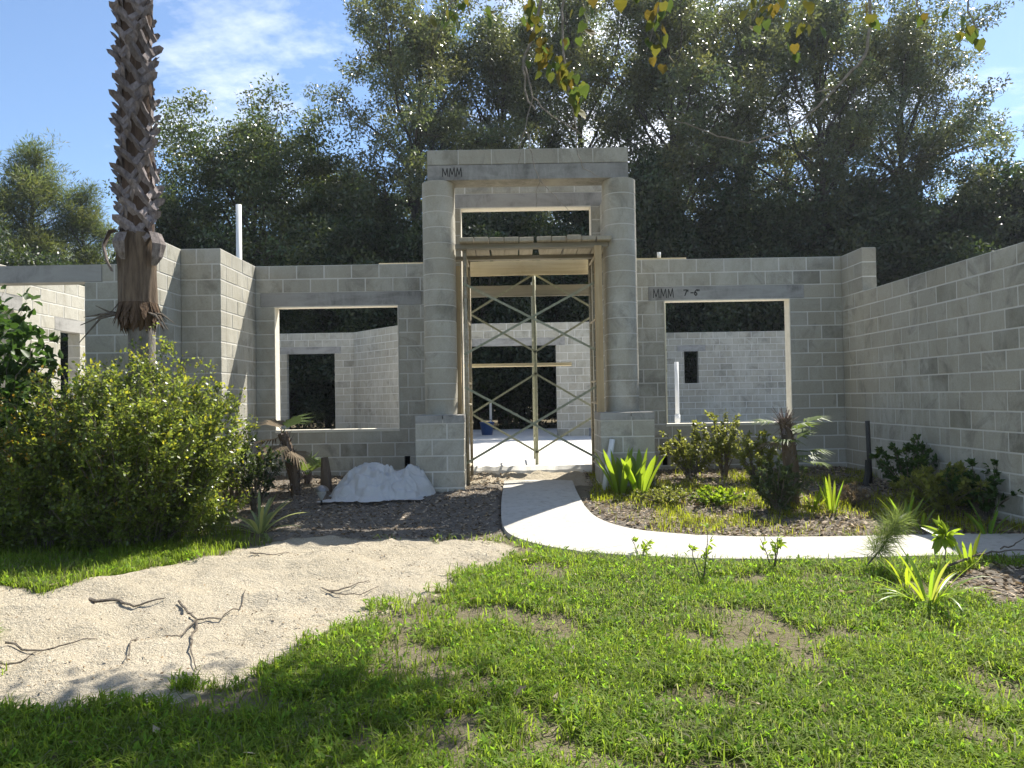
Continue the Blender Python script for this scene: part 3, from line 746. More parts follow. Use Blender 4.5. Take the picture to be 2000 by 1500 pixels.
# ------------------------------------------------------------------ trees
def tree_mesh(H, tr, base, width, nl, leaves, ll, lw, leafmat, barkmat, prof, droop=0.0, clr=.55, needle=False, up=(20, 65), seed=0, lean=0.0, bare=.0):
    r = np.random.default_rng(seed)
    mb = MB(); ph = r.uniform(0, 6.28)
    def trunk(t): return np.array([lean*t*t*H+.25*math.sin(t*4+ph)*t, .25*math.cos(t*3.1+ph)*t-.25*math.cos(ph)*0, t*H*.93])
    tp = [trunk(t) for t in np.linspace(0, 1, 11)]
    rad = [tr*(1.25 if i == 0 else 1)*(1-.9*(i/10)**.9)+.015 for i in range(11)]
    mb.tube(tp, rad, 9)
    cl = []
    for i in range(nl):
        t = base/H+(1-base/H)*(.02+.96*((i+.5)/nl)); az = i*2.39996+r.uniform(-.4, .4); tt = (t-base/H)/(1-base/H)
        L = width/2*prof(tt)*r.uniform(.75, 1.15); el = math.radians(np.interp(tt, [0, 1], up)+r.uniform(-10, 10))
        p0 = trunk(t*.96); d = np.array([math.cos(az)*math.cos(el), math.sin(az)*math.cos(el), math.sin(el)])
        pts = []; p = p0.copy(); n_ = 7
        for k in range(n_+1):
            pts.append(p.copy()); d = d+r.normal(size=3)*.13+np.array([0, 0, .05-droop*.12]); d /= np.linalg.norm(d); p = p+d*L/n_
        r0 = max(.02, tr*.42*(1-tt*.75)); mb.tube(pts, [r0*(1-.85*k/n_)+.008 for k in range(n_+1)], 6)
        ns = max(3, int(3+L*1.15))
        for j in range(ns):
            s_ = r.uniform(.3, 1.0); kk = min(n_-1, int(s_*n_)); q = pts[kk]+(pts[kk+1]-pts[kk])*(s_*n_-kk)
            dd = (pts[kk+1]-pts[kk]); dd /= np.linalg.norm(dd); dd = dd+r.normal(size=3)*.7+np.array([0, 0, .2]); dd /= np.linalg.norm(dd)
            l2 = L*r.uniform(.18, .38)+.35; e = q+dd*l2; mid = q+dd*l2*.5+r.normal(size=3)*.08*l2
            mb.tube([q, mid, e], [max(.012, r0*.3), max(.010, r0*.2), .006], 4, cap=False)
            for m_ in (mid, e, e+r.normal(size=3)*.35):
                if r.uniform() > bare: cl.append((m_, r.uniform(.6, 1.25)*clr))
        cl.append((pts[-1], clr*1.1))
    cl.append((trunk(1.0), clr*1.2))
    C = np.array([c[0] for c in cl]); R_ = np.array([c[1] for c in cl]); wts = R_**2; wts /= wts.sum()
    ids = r.choice(len(C), leaves, p=wts)
    g = r.normal(size=(leaves, 3)); g = g/np.linalg.norm(g, axis=1, keepdims=True)*(r.uniform(size=(leaves, 1))**.45); g[:, 2] *= .72
    P = C[ids]+g*R_[ids][:, None]*1.15
    D = unit(g+r.normal(size=(leaves, 3))*.8+np.array([0, 0, -.25*droop])); N = unit(r.normal(size=(leaves, 3))*.75+np.array([0, 0, .8]))
    if needle: D = unit(g+r.normal(size=(leaves, 3))*.45+np.array([0, 0, .25]))
    sz = r.uniform(.7, 1.25, size=leaves)
    V, F_ = leaf_quads(P, D, N, ll*sz, lw*sz, .1)
    ct = r.uniform(.7, 1.3, size=len(C)); hue = r.uniform(-.12, .2, size=len(C))
    b = ct[ids]*r.uniform(.75, 1.25, size=leaves); T = np.stack([b*(1+hue[ids]), b, b*(1-hue[ids]*.8)], 1)
    return mb.mesh('trunk', M[barkmat], True), fast_mesh('crown', V, F_, np.repeat(T, 4, 0), M[leafmat])
round_p = lambda t: (.75+.5*math.sin(math.pi*min(1, t*1.05)))*(1 if t < .75 else 1-1.6*(t-.75))
tall_p = lambda t: (.8+.35*math.sin(math.pi*t))*(1 if t < .7 else 1-1.7*(t-.7))
pine_p = lambda t: (.9-.55*t)*(.7+.3*math.sin(t*20))
TM = {
 'oak0': tree_mesh(13.2, .30, 1.2, 10.5, 40, 105000, .17, .085, 'leaf_oak', 'bark_oak', round_p, .3, .62, seed=11, up=(8, 68)),
 'oak1': tree_mesh(13.5, .30, 2.0, 10.0, 36, 95000, .17, .085, 'leaf_oak', 'bark_oak', round_p, .2, .60, seed=12, up=(12, 65)),
 'tall0': tree_mesh(17.5, .27, 3.6, 9.5, 40, 74000, .16, .065, 'leaf_tall', 'bark_oak', tall_p, .3, .48, seed=13, up=(25, 70), lean=.02, bare=.42),
 'tall1': tree_mesh(17, .24, 3.6, 8.5, 36, 62000, .16, .065, 'leaf_tall', 'bark_oak', tall_p, .4, .46, seed=14, up=(30, 72), lean=-.02, bare=.45),
 'under': tree_mesh(7.5, .14, .3, 6.5, 30, 60000, .19, .10, 'leaf_under', 'bark_oak', round_p, .4, .6, seed=15, up=(15, 60)),
 'pine': tree_mesh(14.5, .22, 3.2, 7.6, 50, 52000, .27, .034, 'needle_pine', 'bark_pine', pine_p, -.3, .50, True, (5, 55), seed=16),
}
def tree(kind, x, y, rz, s, label, cat='tree', group=None, sz=None, name=None):
    nm = name or {'oak0': 'oak_tree', 'oak1': 'oak_tree', 'tall0': 'tall_tree', 'tall1': 'tall_tree', 'under': 'understory_tree', 'pine': 'pine_tree'}[kind]
    e = empty(nm, (x, y, -.15), label, cat, group, rz); e.scale = (s, s, sz or s)
    link('trunk', TM[kind][0], e); link('crown', TM[kind][1], e); return e
def X(px, Y): return (px-1000)/1500*Y
tree('oak0', X(505, 30.5), 30.5, .3, .84, 'broad dark oak with a rounded crown behind the left part of the house')
tree('oak1', X(395, 33), 33, 2.1, .62, 'smaller oak crown tucked against the left side of the broad oak')
tree('oak1', X(665, 33), 33, 4.0, .74, 'oak between the broad rounded oak and the tall loose trees')
tree('tall0', X(815, 31), 31, 1.0, .98, 'tall loose tree rising behind the left column of the doorway')
tree('tall1', X(985, 34), 34, 3.4, 1.04, 'tall tree with sparse top directly behind the doorway')
tree('tall0', X(1135, 36), 36, 5.0, 1.12, 'tall tree behind the right end of the portal header')
tree('tall1', X(1325, 31.5), 31.5, .4, 1.06, 'tall tree with forked trunk above the board on the right facade')
tree('tall0', X(1470, 35), 35, 2.5, 1.12, 'tall tree behind the right window of the facade')
tree('tall1', X(1610, 32), 32, 4.4, 1.05, 'tall tree behind the corner of the facade and right wing')
tree('tall0', X(1770, 34), 34, .9, 1.0, 'tall tree above the notch in the right wing wall, feathery right edge')
tree('oak1', X(1975, 36), 36, 5.5, .74, 'round tree with sunlit top beyond the right wing wall')
tree('oak0', X(1800, 38), 38, 3.7, .66, 'dark round tree filling the gap beyond the right wing wall')
tree('oak0', X(2150, 33), 33, 1.2, .72, 'round tree past the end of the right wing wall')
tree('pine', X(60, 37), 37, .5, 1.0, 'pine with the highest tip, left of the shaggy palm trunk')
tree('pine', X(-40, 35), 35, 2.2, .92, 'pine at the edge of the wood beyond the garage opening')
tree('pine', X(165, 39), 39, 4.0, .88, 'lower pine close behind the shaggy palm trunk')
tree('oak1', X(250, 42), 42, 4.9, .55, 'low round tree between the pines and the broad oak')
under = [(330, 28.5, .75, 'directly right of the shaggy palm trunk'), (420, 29.5, .8, 'behind the white vent pipe, in front of the broad oak'), (560, 28, .8, 'seen through the left window above the rear doorway'), (640, 29.2, .8, 'under the right half of the broad oak'), (740, 28.2, .85, 'at the left end of the thin board on the facade'), (830, 29.4, .9, 'directly behind the left column'),
         (930, 27.5, .8, 'seen in the left half of the doorway'), (1020, 29.6, .9, 'seen through the rear opening behind the scaffold'), (1110, 28.2, .85, 'seen in the right half of the doorway'), (1230, 29.5, .9, 'directly behind the right column'), (1300, 32, .95, 'under the forked tall tree'), (1400, 30.5, .85, 'seen through the upper left of the right window'), (1500, 31.2, .95, 'seen through the upper right of the right window'),
         (1590, 30.3, .9, 'behind the right end of the facade top'), (1690, 31.2, .95, 'behind the raised end of the right wing wall'), (1790, 30.4, .95, 'over the low start of the right wing wall'), (1880, 31.8, .95, 'over the middle of the right wing wall'), (1980, 31, 1.0, 'over the high end of the right wing wall'), (120, 32, .72, 'below the pines, above the garage lintel'), (230, 31, .72, 'hidden partly by the shaggy palm trunk'), (20, 31, .75, 'below the pine at the garage opening')]
for i, (px, y, s, lb) in enumerate(under):
    tree('under', X(px, y), y, i*1.7, s, 'dark bushy understory tree '+lb, 'tree', 'understory trees behind the house', sz=s*(1.0+.15*math.sin(i*2.3)))
# the far wood: one mass of foliage
nW = 90000; wx = rng.uniform(-52, 60, nW); hmax = 5.5+3.0*fbm(wx, wx*0, .16, 9, 2)*1.6; hmax = np.where(wx < -14, hmax*.8, hmax)
wy = rng.uniform(41, 52, nW)+2*np.sin(wx*.4); wz = hmax*rng.uniform(0, 1, nW)**.85-.3
V, F_ = leaf_quads(np.stack([wx, wy, wz], 1), rdirs(nW), rdirs(nW, .8), rng.uniform(.35, .75, nW), rng.uniform(.2, .4, nW))
bt = (.6+.8*fbm(wx*1.3+wy, wz*1.3, .6, 4, 2))[:, None]*np.ones((1, 3))
o = link('woodland', fast_mesh('woodland', V, F_, np.repeat(bt, 4, 0), M['leaf_under'])); tag(o, 'dark mass of far woodland foliage behind all the trees', 'woodland', kind='stuff')

# ------------------------------------------------------------------ palm trunk with old leaf bases
pX, pY = at(272, 900, 8.0).x, 8.0
PB = empty('palm_tree', (pX, pY, zg(8.0)), 'tall shaggy palm trunk covered in old leaf bases above a smooth grey foot', 'tree')
pz = lambda py: at(265, py, 8.0).z - zg(8.0)
zs, zf, zbm = pz(622), pz(470), pz(455)
prof = []
mb = MB(); pts = []; rads = []
for k in range(16):
    t = k/15; z = -.1+t*(zs+.1); pts.append((.035*math.sin(t*2), 0, z)); rads.append(.128-.004*math.sin(t*40)+(.05*(1-t*4) if t < .25 else 0))
mb.tube(pts, rads, 18); mb.build('lower_trunk', M['palm_trunk_bark'], PB, True)
def rough_col(z0, z1, r0, r1, n=26, rows=14, amp=.02):
    v = []; f = []
    for i in range(rows+1):
        t = i/rows; z = z0+(z1-z0)*t; r_ = r0+(r1-r0)*t
        for k in range(n):
            th = 2*math.pi*k/n; rr = r_+amp*mn.noise(Vector((math.cos(th)*3, math.sin(th)*3, z*2.5)))+amp*.5*mn.noise(Vector((th*6, z*.6, 2)))
            v.append((rr*math.cos(th), rr*math.sin(th), z+(.05*mn.noise(Vector((th*7, 0, 1))) if i == 0 else 0)))
    for i in range(rows):
        for k in range(n): f.append((i*n+k, i*n+(k+1) % n, (i+1)*n+(k+1) % n, (i+1)*n+k))
    return v, f
mb = MB(); mb.add(*rough_col(zs-.02, zf+.06, .175, .19, 40, 16, .03)); mb.build('fibre_mat', M['palm_fibre'], PB, True)
PTOP = 9.2
mb = MB(); mb.add(*rough_col(zf, PTOP, .15, .14, 22, 40, .02), tint=(.55, .5, .5)); mb.build('upper_trunk', M['palm_fibre'], PB, True)
# ragged skirt hanging where the fibre ends
mb = MB(); v = []; f = []; k = 0
for ring, (rr, zt, ln) in enumerate(((.185, zs+.16, .22), (.20, zs+.05, .16), (.17, zs-.03, .15))):
    for i in range(46):
        th = 2*math.pi*(i+random.uniform(-.3, .3))/46; L_ = ln*random.uniform(.5, 1.2); w = .024; out = random.uniform(.0, .10)
        a = np.array([math.cos(th), math.sin(th), 0]); b = np.array([-math.sin(th), math.cos(th), 0])
        p0 = a*rr+np.array([0, 0, zt]); p1 = a*(rr+out*.5-ring*.02)+np.array([0, 0, zt-L_*.6]); p2 = a*(rr+out-ring*.04)+np.array([0, 0, zt-L_])
        v += [p0-b*w, p0+b*w, p1+b*w*.8, p1-b*w*.8, p2]; f += [(k, k+1, k+2, k+3), (k+3, k+2, k+4)]; k += 5
mb.add(v, f, tint=(.7, .62, .55)); mb.build('fibre_skirt', M['palm_fibre'], PB)
# loose dead roots / stalks on the skirt
for (th, L_, dz) in ((3.3, .32, -.05), (2.9, .42, -.12), (3.6, .36, -.32), (5.8, .3, -.2), (6.3, .28, -.12), (0.4, .2, -.18), (3.0, .25, .08)):
    a = Vector((math.cos(th), math.sin(th)*.6-.3, 0)); p0 = a*.15+Vector((0, 0, zs+.05)); 
    MB().tube([p0, p0+a*L_*.5+Vector((0, 0, dz*.2)), p0+a*L_+Vector((0, 0, dz))], [.016, .012, .004], 5).build('dead_root', M['twig_bark'], PB)
def boot_mesh(seed):
    r = random.Random(seed); bm = bmesh.new()
    L = r.uniform(.26, .34); w = r.uniform(.075, .105); o_ = r.uniform(.045, .085); th = .018; tw = r.uniform(-.03, .03)
    # strap climbing the trunk obliquely, its upper end standing off; split foot
    st = [(-.5, .0, .012, 1.1), (-.25, .02, .02, 1.0), (.05, .035, .025, .92), (.35, .5, .03, .85), (.5, 1.0, .035, .7)]
    rows = []
    for (t, out, th_, ww) in st:
        z = t*L; y = -(out*o_); ww *= w
        rows.append([bm.verts.new((-ww/2+tw*t, y+.012, z)), bm.verts.new((0+tw*t, y-.012, z+.02*(t > .3))), bm.verts.new((ww/2+tw*t, y+.012, z-.012*(t > .3))), bm.verts.new((0+tw*t, y+th_, z))])
    for i in range(len(rows)-1):
        for k in range(4): bm.faces.new((rows[i][k], rows[i][(k+1) % 4], rows[i+1][(k+1) % 4], rows[i+1][k]))
    bm.faces.new(rows[0][::-1]); bm.faces.new(rows[-1])
    bmesh.ops.recalc_face_normals(bm, faces=list(bm.faces))
    me = bpy.data.meshes.new('leaf_base'); bm.to_mesh(me); bm.free(); me.materials.append(M['palm_boot'])
    a_ = me.attributes.new('tint', 'FLOAT_COLOR', 'POINT'); g_ = r.uniform(.75, 1.25)
    for d_ in a_.data: d_.color = (g_, g_, g_*1.03, 1)
    return me
BOOTS = [boot_mesh(i) for i in range(8)]
nb = 290; z = zf+.05; i = 0
while z < PTOP-.2 and i < nb:
    th = i*2.39996*1.0; rr = .15
    tilt = .72 if i % 2 else -.72
    if math.sin(th) < .75:
        Mx = Matrix.Translation((rr*math.cos(th), rr*math.sin(th), z)) @ Matrix.Rotation(th+math.pi/2, 4, 'Z') @ Matrix.Rotation(tilt+random.uniform(-.12, .12), 4, 'Y') @ Matrix.Scale(random.uniform(.85, 1.15), 4)
        link('leaf_base', BOOTS[i % 8], PB, Mx)
    z += (PTOP-zf)/nb; i += 1
for k, (th, sc_) in enumerate(((3.5, 1.2), (5.9, 1.0), (4.5, .8))):   # big hanging husks at the fibre collar
    mb = MB(); v = []; f = []
    a = np.array([math.cos(th), math.sin(th), 0]); b = np.array([-math.sin(th), math.cos(th), 0])
    for i_, (o_, dz, w) in enumerate(((.17, .12, .05), (.25, .10, .08), (.30, -.02, .09), (.27, -.15, .07), (.22, -.24, .03))):
        p_ = a*(.0+o_*(.8+.2*sc_))+np.array([0, 0, pz(478)+dz*sc_]); v += [p_-b*w*sc_, p_+a*.025, p_+b*w*sc_]
    for i_ in range(4): f += [(i_*3, i_*3+1, i_*3+4, i_*3+3), (i_*3+1, i_*3+2, i_*3+5, i_*3+4)]
    mb.add(v, f); mb.build('husk', M['palm_boot'], PB)

# ------------------------------------------------------------------ shrubs and small plants
def stem_plant(name, base, label, cat, stems, H, spread, nleaf, ll, lw, leafmat, barkmat='twig_bark', lo=.25, sr=.008, tip=None, group=None, six=False, droop=0, seed=0, squash=(1, 1), wander=.12, up=.25, jit=.06, foot=.12, low=0):
    r = np.random.default_rng(seed); e = empty(name, base, label, cat, group); mb = MB(); P = []; D = []; tipf = []
    for i in range(stems):
        az = i*2.39996+r.uniform(-.3, .3); rad = spread*math.sqrt((i+.5)/stems); h = H*(1-.45*(rad/spread)**2)*r.uniform(.72, 1.08)*(r.uniform(.22, .7) if r.uniform() < low else 1)
        tgt = np.array([math.cos(az)*rad*squash[0], math.sin(az)*rad*squash[1], h]); p0 = np.array([math.cos(az), math.sin(az), 0])*min(rad, spread*foot)*.9
        n_ = 9; pts = []
        for k in range(n_+1):
            t = k/n_; q = p0+(tgt-p0)*np.array([t**1.25, t**1.25, t**.85]); q = q+r.normal(size=3)*wander*.12*H*t; pts.append(q)
        mb.tube(pts, [sr*(1-.8*k/n_)+.0015 for k in range(n_+1)], 5, cap=False)
        m = max(4, int(nleaf/stems))
        # side twigs carrying the leaves
        nt = max(3, m//14); per = max(2, m//nt)
        for j in range(nt):
            t = lo+(1-lo)*r.uniform()**.8; k = min(n_-1, int(t*n_)); q = pts[k]+(pts[k+1]-pts[k])*(t*n_-k)
            d = (pts[k+1]-pts[k]); d = d/np.linalg.norm(d)+r.normal(size=3)*.75+np.array([0, 0, up]); d /= np.linalg.norm(d); L_ = H*r.uniform(.06, .2)*(1.1-.5*t)
            mb.tube([q, q+d*L_], [sr*.3, .001], 3, cap=False)
            s_ = r.uniform(size=(per, 1)); P.append(q+d*L_*s_+r.normal(size=(per, 3))*jit*L_*2); D.append(d+r.normal(size=(per, 3))*.8-np.array([0, 0, droop])); tipf.append(np.full(per, t)*s_[:, 0])
    P = np.concatenate(P); D = np.concatenate(D); tf = np.concatenate(tipf); n = len(P)
    N = unit(r.normal(size=(n, 3))*.6+np.array([0, 0, 1])); sz = r.uniform(.7, 1.25, n)
    V, F_ = (leaf6 if six else leaf_quads)(P, D, N, ll*sz, lw*sz)
    k = 6 if six else 4; b = r.uniform(.72, 1.25, n); T = np.stack([b*1.0, b, b*.95], 1)
    if tip is not None:
        m = (tf > .72) & (r.uniform(size=n) < .75); T[m] *= np.array(tip)
    mb.build('stem', M[barkmat], e); link('foliage', fast_mesh('foliage', V, F_, np.repeat(T, k, 0), M[leafmat]), e); return e
RED = (2.6, .62, .55); YEL = (1.6, 1.25, .7)
def sh(px, py, *a, **k): return stem_plant(k.pop('name', 'shrub'), onG(px, py), *a, **k)
b = onG(250, 1045)
sh(262, 1052, 'large bushy green shrub with tiny leaves in front of the palm', 'shrub', 165, 1.9, 1.15, 76000, .040, .024, 'leaf_shrub', lo=.0, foot=.42, low=.42, sr=.006, tip=YEL, seed=21, squash=(1, .8))  # tip tint paints sunlit highlights into the upper leaf colour
sh(110, 1058, 'dense shrub with reddish shoot tips beside the large green shrub', 'shrub', 120, 1.6, 1.0, 50000, .040, .024, 'leaf_shrub', lo=.0, foot=.42, low=.42, sr=.006, tip=(1.9, .95, .7), seed=22, squash=(1, .8))
sh(-20, 1050, 'dark shrub with coarse lobed leaves standing left of the reddish shrub', 'shrub', 30, 2.45, .75, 5200, .10, .07, 'leaf_holly', lo=.12, seed=23, six=True)
sh(300, 1048, 'thin upright shoots with pale leaves rising out of the large shrub', 'shrub', 7, 2.35, .55, 1500, .042, .024, 'leaf_shrub', lo=.45, tip=YEL, seed=24, wander=.05)
sh(350, 1040, 'leafy shoot leaning right from the large shrub towards the stub wall', 'shrub', 5, 1.75, .5, 1100, .042, .024, 'leaf_shrub', lo=.3, tip=YEL, seed=25)
sh(455, 985, 'small open shrub with orange tips below the sunlit return wall', 'shrub', 16, .85, .42, 2200, .045, .028, 'leaf_shrub', lo=.2, tip=(1.8, .8, .6), seed=26)
sh(500, 1000, 'grey green weedy bush left of the leaning dead palm', 'shrub', 14, .95, .35, 1500, .05, .03, 'leaf_under', lo=.2, tip=YEL, seed=27)
sh(1350, 935, 'pale yellow green shrub beside the right pedestal under the window sill', 'shrub', 22, .72, .48, 2600, .05, .032, 'leaf_yellowish', lo=.2, seed=28, squash=(1, .6))
sh(1415, 930, 'upright yellow green shrub reaching above the sill of the right window', 'shrub', 16, .95, .3, 1900, .05, .032, 'leaf_yellowish', lo=.25, seed=29)
sh(1480, 945, 'spreading yellow green shrub left of the little palm', 'shrub', 16, .7, .42, 1700, .05, .032, 'leaf_yellowish', lo=.2, seed=30)
sh(1520, 998, 'dark low bush at the foot of the little palm', 'shrub', 24, .60, .36, 3000, .042, .026, 'leaf_oak', lo=.05, seed=31)
sh(1775, 965, 'arching dark shrub with one bright tip near the metal pipe', 'shrub', 18, .72, .42, 1900, .055, .034, 'leaf_holly', lo=.15, seed=32, tip=YEL)
sh(1840, 1000, 'shrub with sunlit yellow leaves against the right wing wall', 'shrub', 26, .55, .5, 2600, .06, .036, 'leaf_yellowish', lo=.1, seed=33)
sh(1925, 1005, 'dark spreading shrub in the shade at the foot of the right wing wall', 'shrub', 26, .58, .5, 2800, .06, .036, 'leaf_holly', lo=.1, seed=34)
sh(1300, 985, 'low patch of yellowed weeds at the edge of the right bed', 'weed', 26, .20, .40, 1500, .05, .018, 'leaf_yellowish', lo=.0, seed=35, name='weed')
sh(1400, 985, 'low green weed patch in front of the dark bush', 'weed', 24, .18, .42, 1500, .05, .024, 'leaf_bright', lo=.0, seed=36, name='weed')
sh(1665, 985, 'brownish dry weed patch beside the strap leaved clump', 'weed', 16, .22, .22, 700, .06, .01, 'leaf_dead', lo=.0, seed=37, name='weed')
sh(1260, 955, 'dry grassy weed at the foot of the bright green clump', 'weed', 20, .30, .22, 700, .09, .007, 'leaf_yellowish', lo=.0, seed=38, name='weed')
for (px, py, h, lb, sd, tx) in ((1372, 1135, .42, 'thin weed stalk leaning over the walk from a dark tuft', 41, .0), (1510, 1115, .36, 'thin leafy weed at the edge of the walk', 42, .0), (1252, 1085, .22, 'small seedling at the outer edge of the walk', 43, .0), (1845, 1115, .48, 'broad leaved seedling with drooping leaves at the walk', 44, .0)):
    big = sd == 44
    sh(px, py, lb, 'weed', 1 if big else 4, h, .03 if big else .16, 34 if big else 60, .13 if big else .05, .05 if big else .02, 'leaf_bright', lo=.3, seed=sd, six=True, droop=.8 if big else 0, name='weed', sr=.004)
# strap-leaved clumps: each leaf a bent ribbon
def ribbon(base, az, L, lean, w, curl, seg=7, tw=0):
    v = []; f = []; d = np.array([math.cos(az), math.sin(az), 0]); s_ = np.array([-math.sin(az), math.cos(az), 0]); p = np.array(base, float); el = math.pi/2-lean
    for i in range(seg+1):
        t = i/seg; ww = w*(.55+.9*t)*(1-t**3)**.8 if t < 1 else .0005; n_ = d*math.sin(el)*-1+np.array([0, 0, math.cos(el)])
        v += [p-s_*ww/2, p+n_*-.15*ww, p+s_*ww/2]; p = p+(d*math.cos(el)+np.array([0, 0, math.sin(el)]))*L/seg; el -= curl/seg
    for i in range(seg): f += [(i*3, i*3+1, i*3+4, i*3+3), (i*3+1, i*3+2, i*3+5, i*3+4)]
    return v, f
def clump(name, px, py, label, n, L, w, lean, curl, mat, cat='plant', seed=0, tint=lambda r: (1, 1, 1), width=.05):
    r = random.Random(seed); e = empty(name, onG(px, py), label, cat)
    for i in range(n):
        az = i*2.4+r.uniform(-.5, .5); q = math.sqrt((i+.5)/n); b_ = (math.cos(az)*width*q, math.sin(az)*width*q, -.01)
        mb = MB(); v, f = ribbon(b_, az, L*r.uniform(.7, 1.1), lean*(.15+q)*r.uniform(.7, 1.3), w*r.uniform(.8, 1.2), curl*r.uniform(.5, 1.4)*(.3+q)); mb.add(v, f, tint(r)); mb.build('leaf', M[mat], e, True)
    return e
clump('lily_clump', 1212, 964, 'bright green broad leaved lily clump in front of the right pedestal', 14, .60, .095, .28, .35, 'leaf_bright', seed=1, width=.07)
clump('lily_clump', 1250, 966, 'second bright lily clump nearer the corner of the right pedestal', 14, .56, .095, .32, .4, 'leaf_bright', seed=2, width=.07)
vt = lambda r: (1, 1, .9) if r.random() < .6 else (1.7, 1.5, 1.3)
clump('yucca', 508, 1038, 'variegated yucca with pale striped leaves at the edge of the sand', 20, .50, .040, .85, .9, 'yucca_leaf', seed=3, tint=vt, width=.05)
yl = lambda r: random.choice(((1, 1, 1), (1.25, 1.1, 1), (.8, .95, 1)))
clump('strap_plant', 1625, 1000, 'upright strap leaved plant with fan of yellow green leaves by the little palm', 12, .42, .030, .28, .15, 'leaf_bright', seed=4, tint=yl)
clump('strap_plant', 1590, 992, 'lower strap leaved plant beside the upright fan', 11, .32, .026, .5, .4, 'leaf_bright', seed=5, tint=yl)
clump('strap_plant', 1770, 1025, 'strap leaved plant at the edge of the wing shadow', 13, .40, .028, .5, .7, 'leaf_bright', seed=6, tint=yl)
clump('strap_plant', 1800, 1030, 'sprawling strap leaved plant touching the wing shadow', 11, .34, .026, .8, .8, 'leaf_bright', seed=7, tint=yl)
clump('strap_plant', 1930, 1045, 'dark strap leaved plant in the shade of the right wing wall', 13, .36, .028, .6, .7, 'leaf_grass', seed=8, tint=yl)
clump('strap_plant', 1815, 1185, 'ragged strap leaved plant with dry base on the lawn beside the walk', 26, .46, .024, .7, .9, 'leaf_bright', seed=9, tint=lambda r: random.choice(((1, 1, 1), (1.15, 1.05, 1), (.9, 1, 1), (1.2, .95, 2.2))))
clump('strap_plant', 1770, 1150, 'thin strap leaved plant left of the ragged one on the lawn', 9, .30, .022, .45, .5, 'leaf_bright', seed=10, tint=yl)
clump('strap_plant', 1892, 1108, 'slim strap leaved plant right of the drooping seedling', 8, .28, .024, .3, .3, 'leaf_bright', seed=11, tint=yl)
clump('grass_tuft', 1375, 1140, 'dark grass tuft at the root of the thin stalk', 40, .12, .007, .8, .6, 'leaf_grass', seed=12, width=.06)
# dwarf fan palms
def fan(mb, base, az, el, R_, n, spread, tint, r):
    d = Vector((math.cos(az)*math.cos(el), math.sin(az)*math.cos(el), math.sin(el))); s_ = d.cross(Vector((0, 0, 1))).normalized(); up = s_.cross(d)
    for i in range(n):
        a = (i/(n-1)-.5)*spread; q = d*math.cos(a)+s_*math.sin(a); L = R_*(.75+.25*math.cos(a))*r.uniform(.85, 1.1); w = .026; t_ = up.cross(q).normalized()
        b = Vector(base); m_ = b+q*L*.55+up*.02; e_ = b+q*L-Vector((0, 0, .18*L*r.uniform(.3, 1.3)))
        mb.add([tuple(b), tuple(m_+t_*w/2), tuple(e_), tuple(m_-t_*w/2)], [(0, 1, 2, 3)], tint)
def fanpalm(px, py, label, h, lean, fans, seed, deadtop=True, tr=.07):
    r = random.Random(seed); e = empty('palm_tree', onG(px, py), label, 'tree'); mb = MB(); pts = [Vector((lean*t*t, 0, -.05+t*(h+.05))) for t in np.linspace(0, 1, 8)]
    mb.tube(pts, [tr*(1+.18*math.sin(i*5)) for i in range(8)], 10); mb.build('trunk', M['palm_fibre'], e); top = pts[-1]
    mb = MB()
    for i in range(150):   # shaggy leaf bases
        t = r.random(); q = Vector((lean*t*t, 0, t*h)); a = r.uniform(0, 6.28); o_ = Vector((math.cos(a), math.sin(a), 0)); p0 = q+o_*tr*.9; p1 = p0+o_*r.uniform(.03, .09)+Vector((0, 0, r.uniform(-.03, .11))); s_ = o_.cross(Vector((0, 0, 1)))*.016
        mb.add([tuple(p0-s_), tuple(p0+s_), tuple(p1)], [(0, 1, 2)])
    if deadtop:
        for i in range(110):
            a = r.uniform(0, 6.28); el = r.uniform(-.7, 1.2); d = Vector((math.cos(a)*math.cos(el), math.sin(a)*math.cos(el), math.sin(el))); s_ = d.cross(Vector((.1, .2, 1))).normalized()*.008; p0 = top-Vector((0, 0, .08)); p1 = p0+d*r.uniform(.1, .26)
            mb.add([tuple(p0-s_), tuple(p0+s_), tuple(p1+s_*.6), tuple(p1-s_*.2)], [(0, 1, 2, 3)], (1.1, 1, 1))
    q_ = mb.build('dead_leaf_bases', M['palm_boot'], e); q_['kind'] = 'stuff'
    for (az, el, L, R_, dead, zt) in fans:
        d = Vector((math.cos(az)*math.cos(el), math.sin(az)*math.cos(el), math.sin(el))); b = Vector((lean*zt*zt, 0, h*zt)); tip = b+d*L
        MB().tube([b, b+d*L*.5+Vector((0, 0, .02)), tip], [.010, .007, .004], 5).build('stalk', M['leaf_dead' if dead else 'leaf_palm'], e)
        mb = MB(); fan(mb, tip, az, el*.8, R_, 18, 2.3, (1, 1, 1) if not dead else (.8, .8, .8), r); mb.build('frond', M['leaf_dead' if dead else 'leaf_palm'], e)
    return e
fanpalm(1550, 985, 'little fan palm with dead shaggy crown in the right bed', .98, -.08, [(.2, .35, .28, .30, 0, .85), (2.6, .25, .12, .34, 0, .9), (-.6, .1, .2, .3, 0, .6), (.1, -.1, .25, .26, 0, .5), (-.2, .6, .10, .30, 0, .7), (5.2, .1, .18, .30, 0, .55), (4.2, .2, .12, .32, 0, .7), (.9, .3, .2, .3, 0, .75), (-1.0, .5, .15, .3, 0, .8), (3.4, -.2, .15, .25, 1, .75)], 1, True, .075)
fanpalm(578, 965, 'leaning dead fan palm beside the white plastic heap', .78, -.16, [(.9, .75, .10, .40, 0, 1.0), (2.2, .5, .15, .36, 1, 1.0), (3.0, -.3, .12, .45, 1, .95), (3.4, -.8, .1, .5, 1, .9), (4.3, -.6, .12, .45, 1, .9), (-.4, -.7, .1, .38, 1, .8)], 2, False, .075)
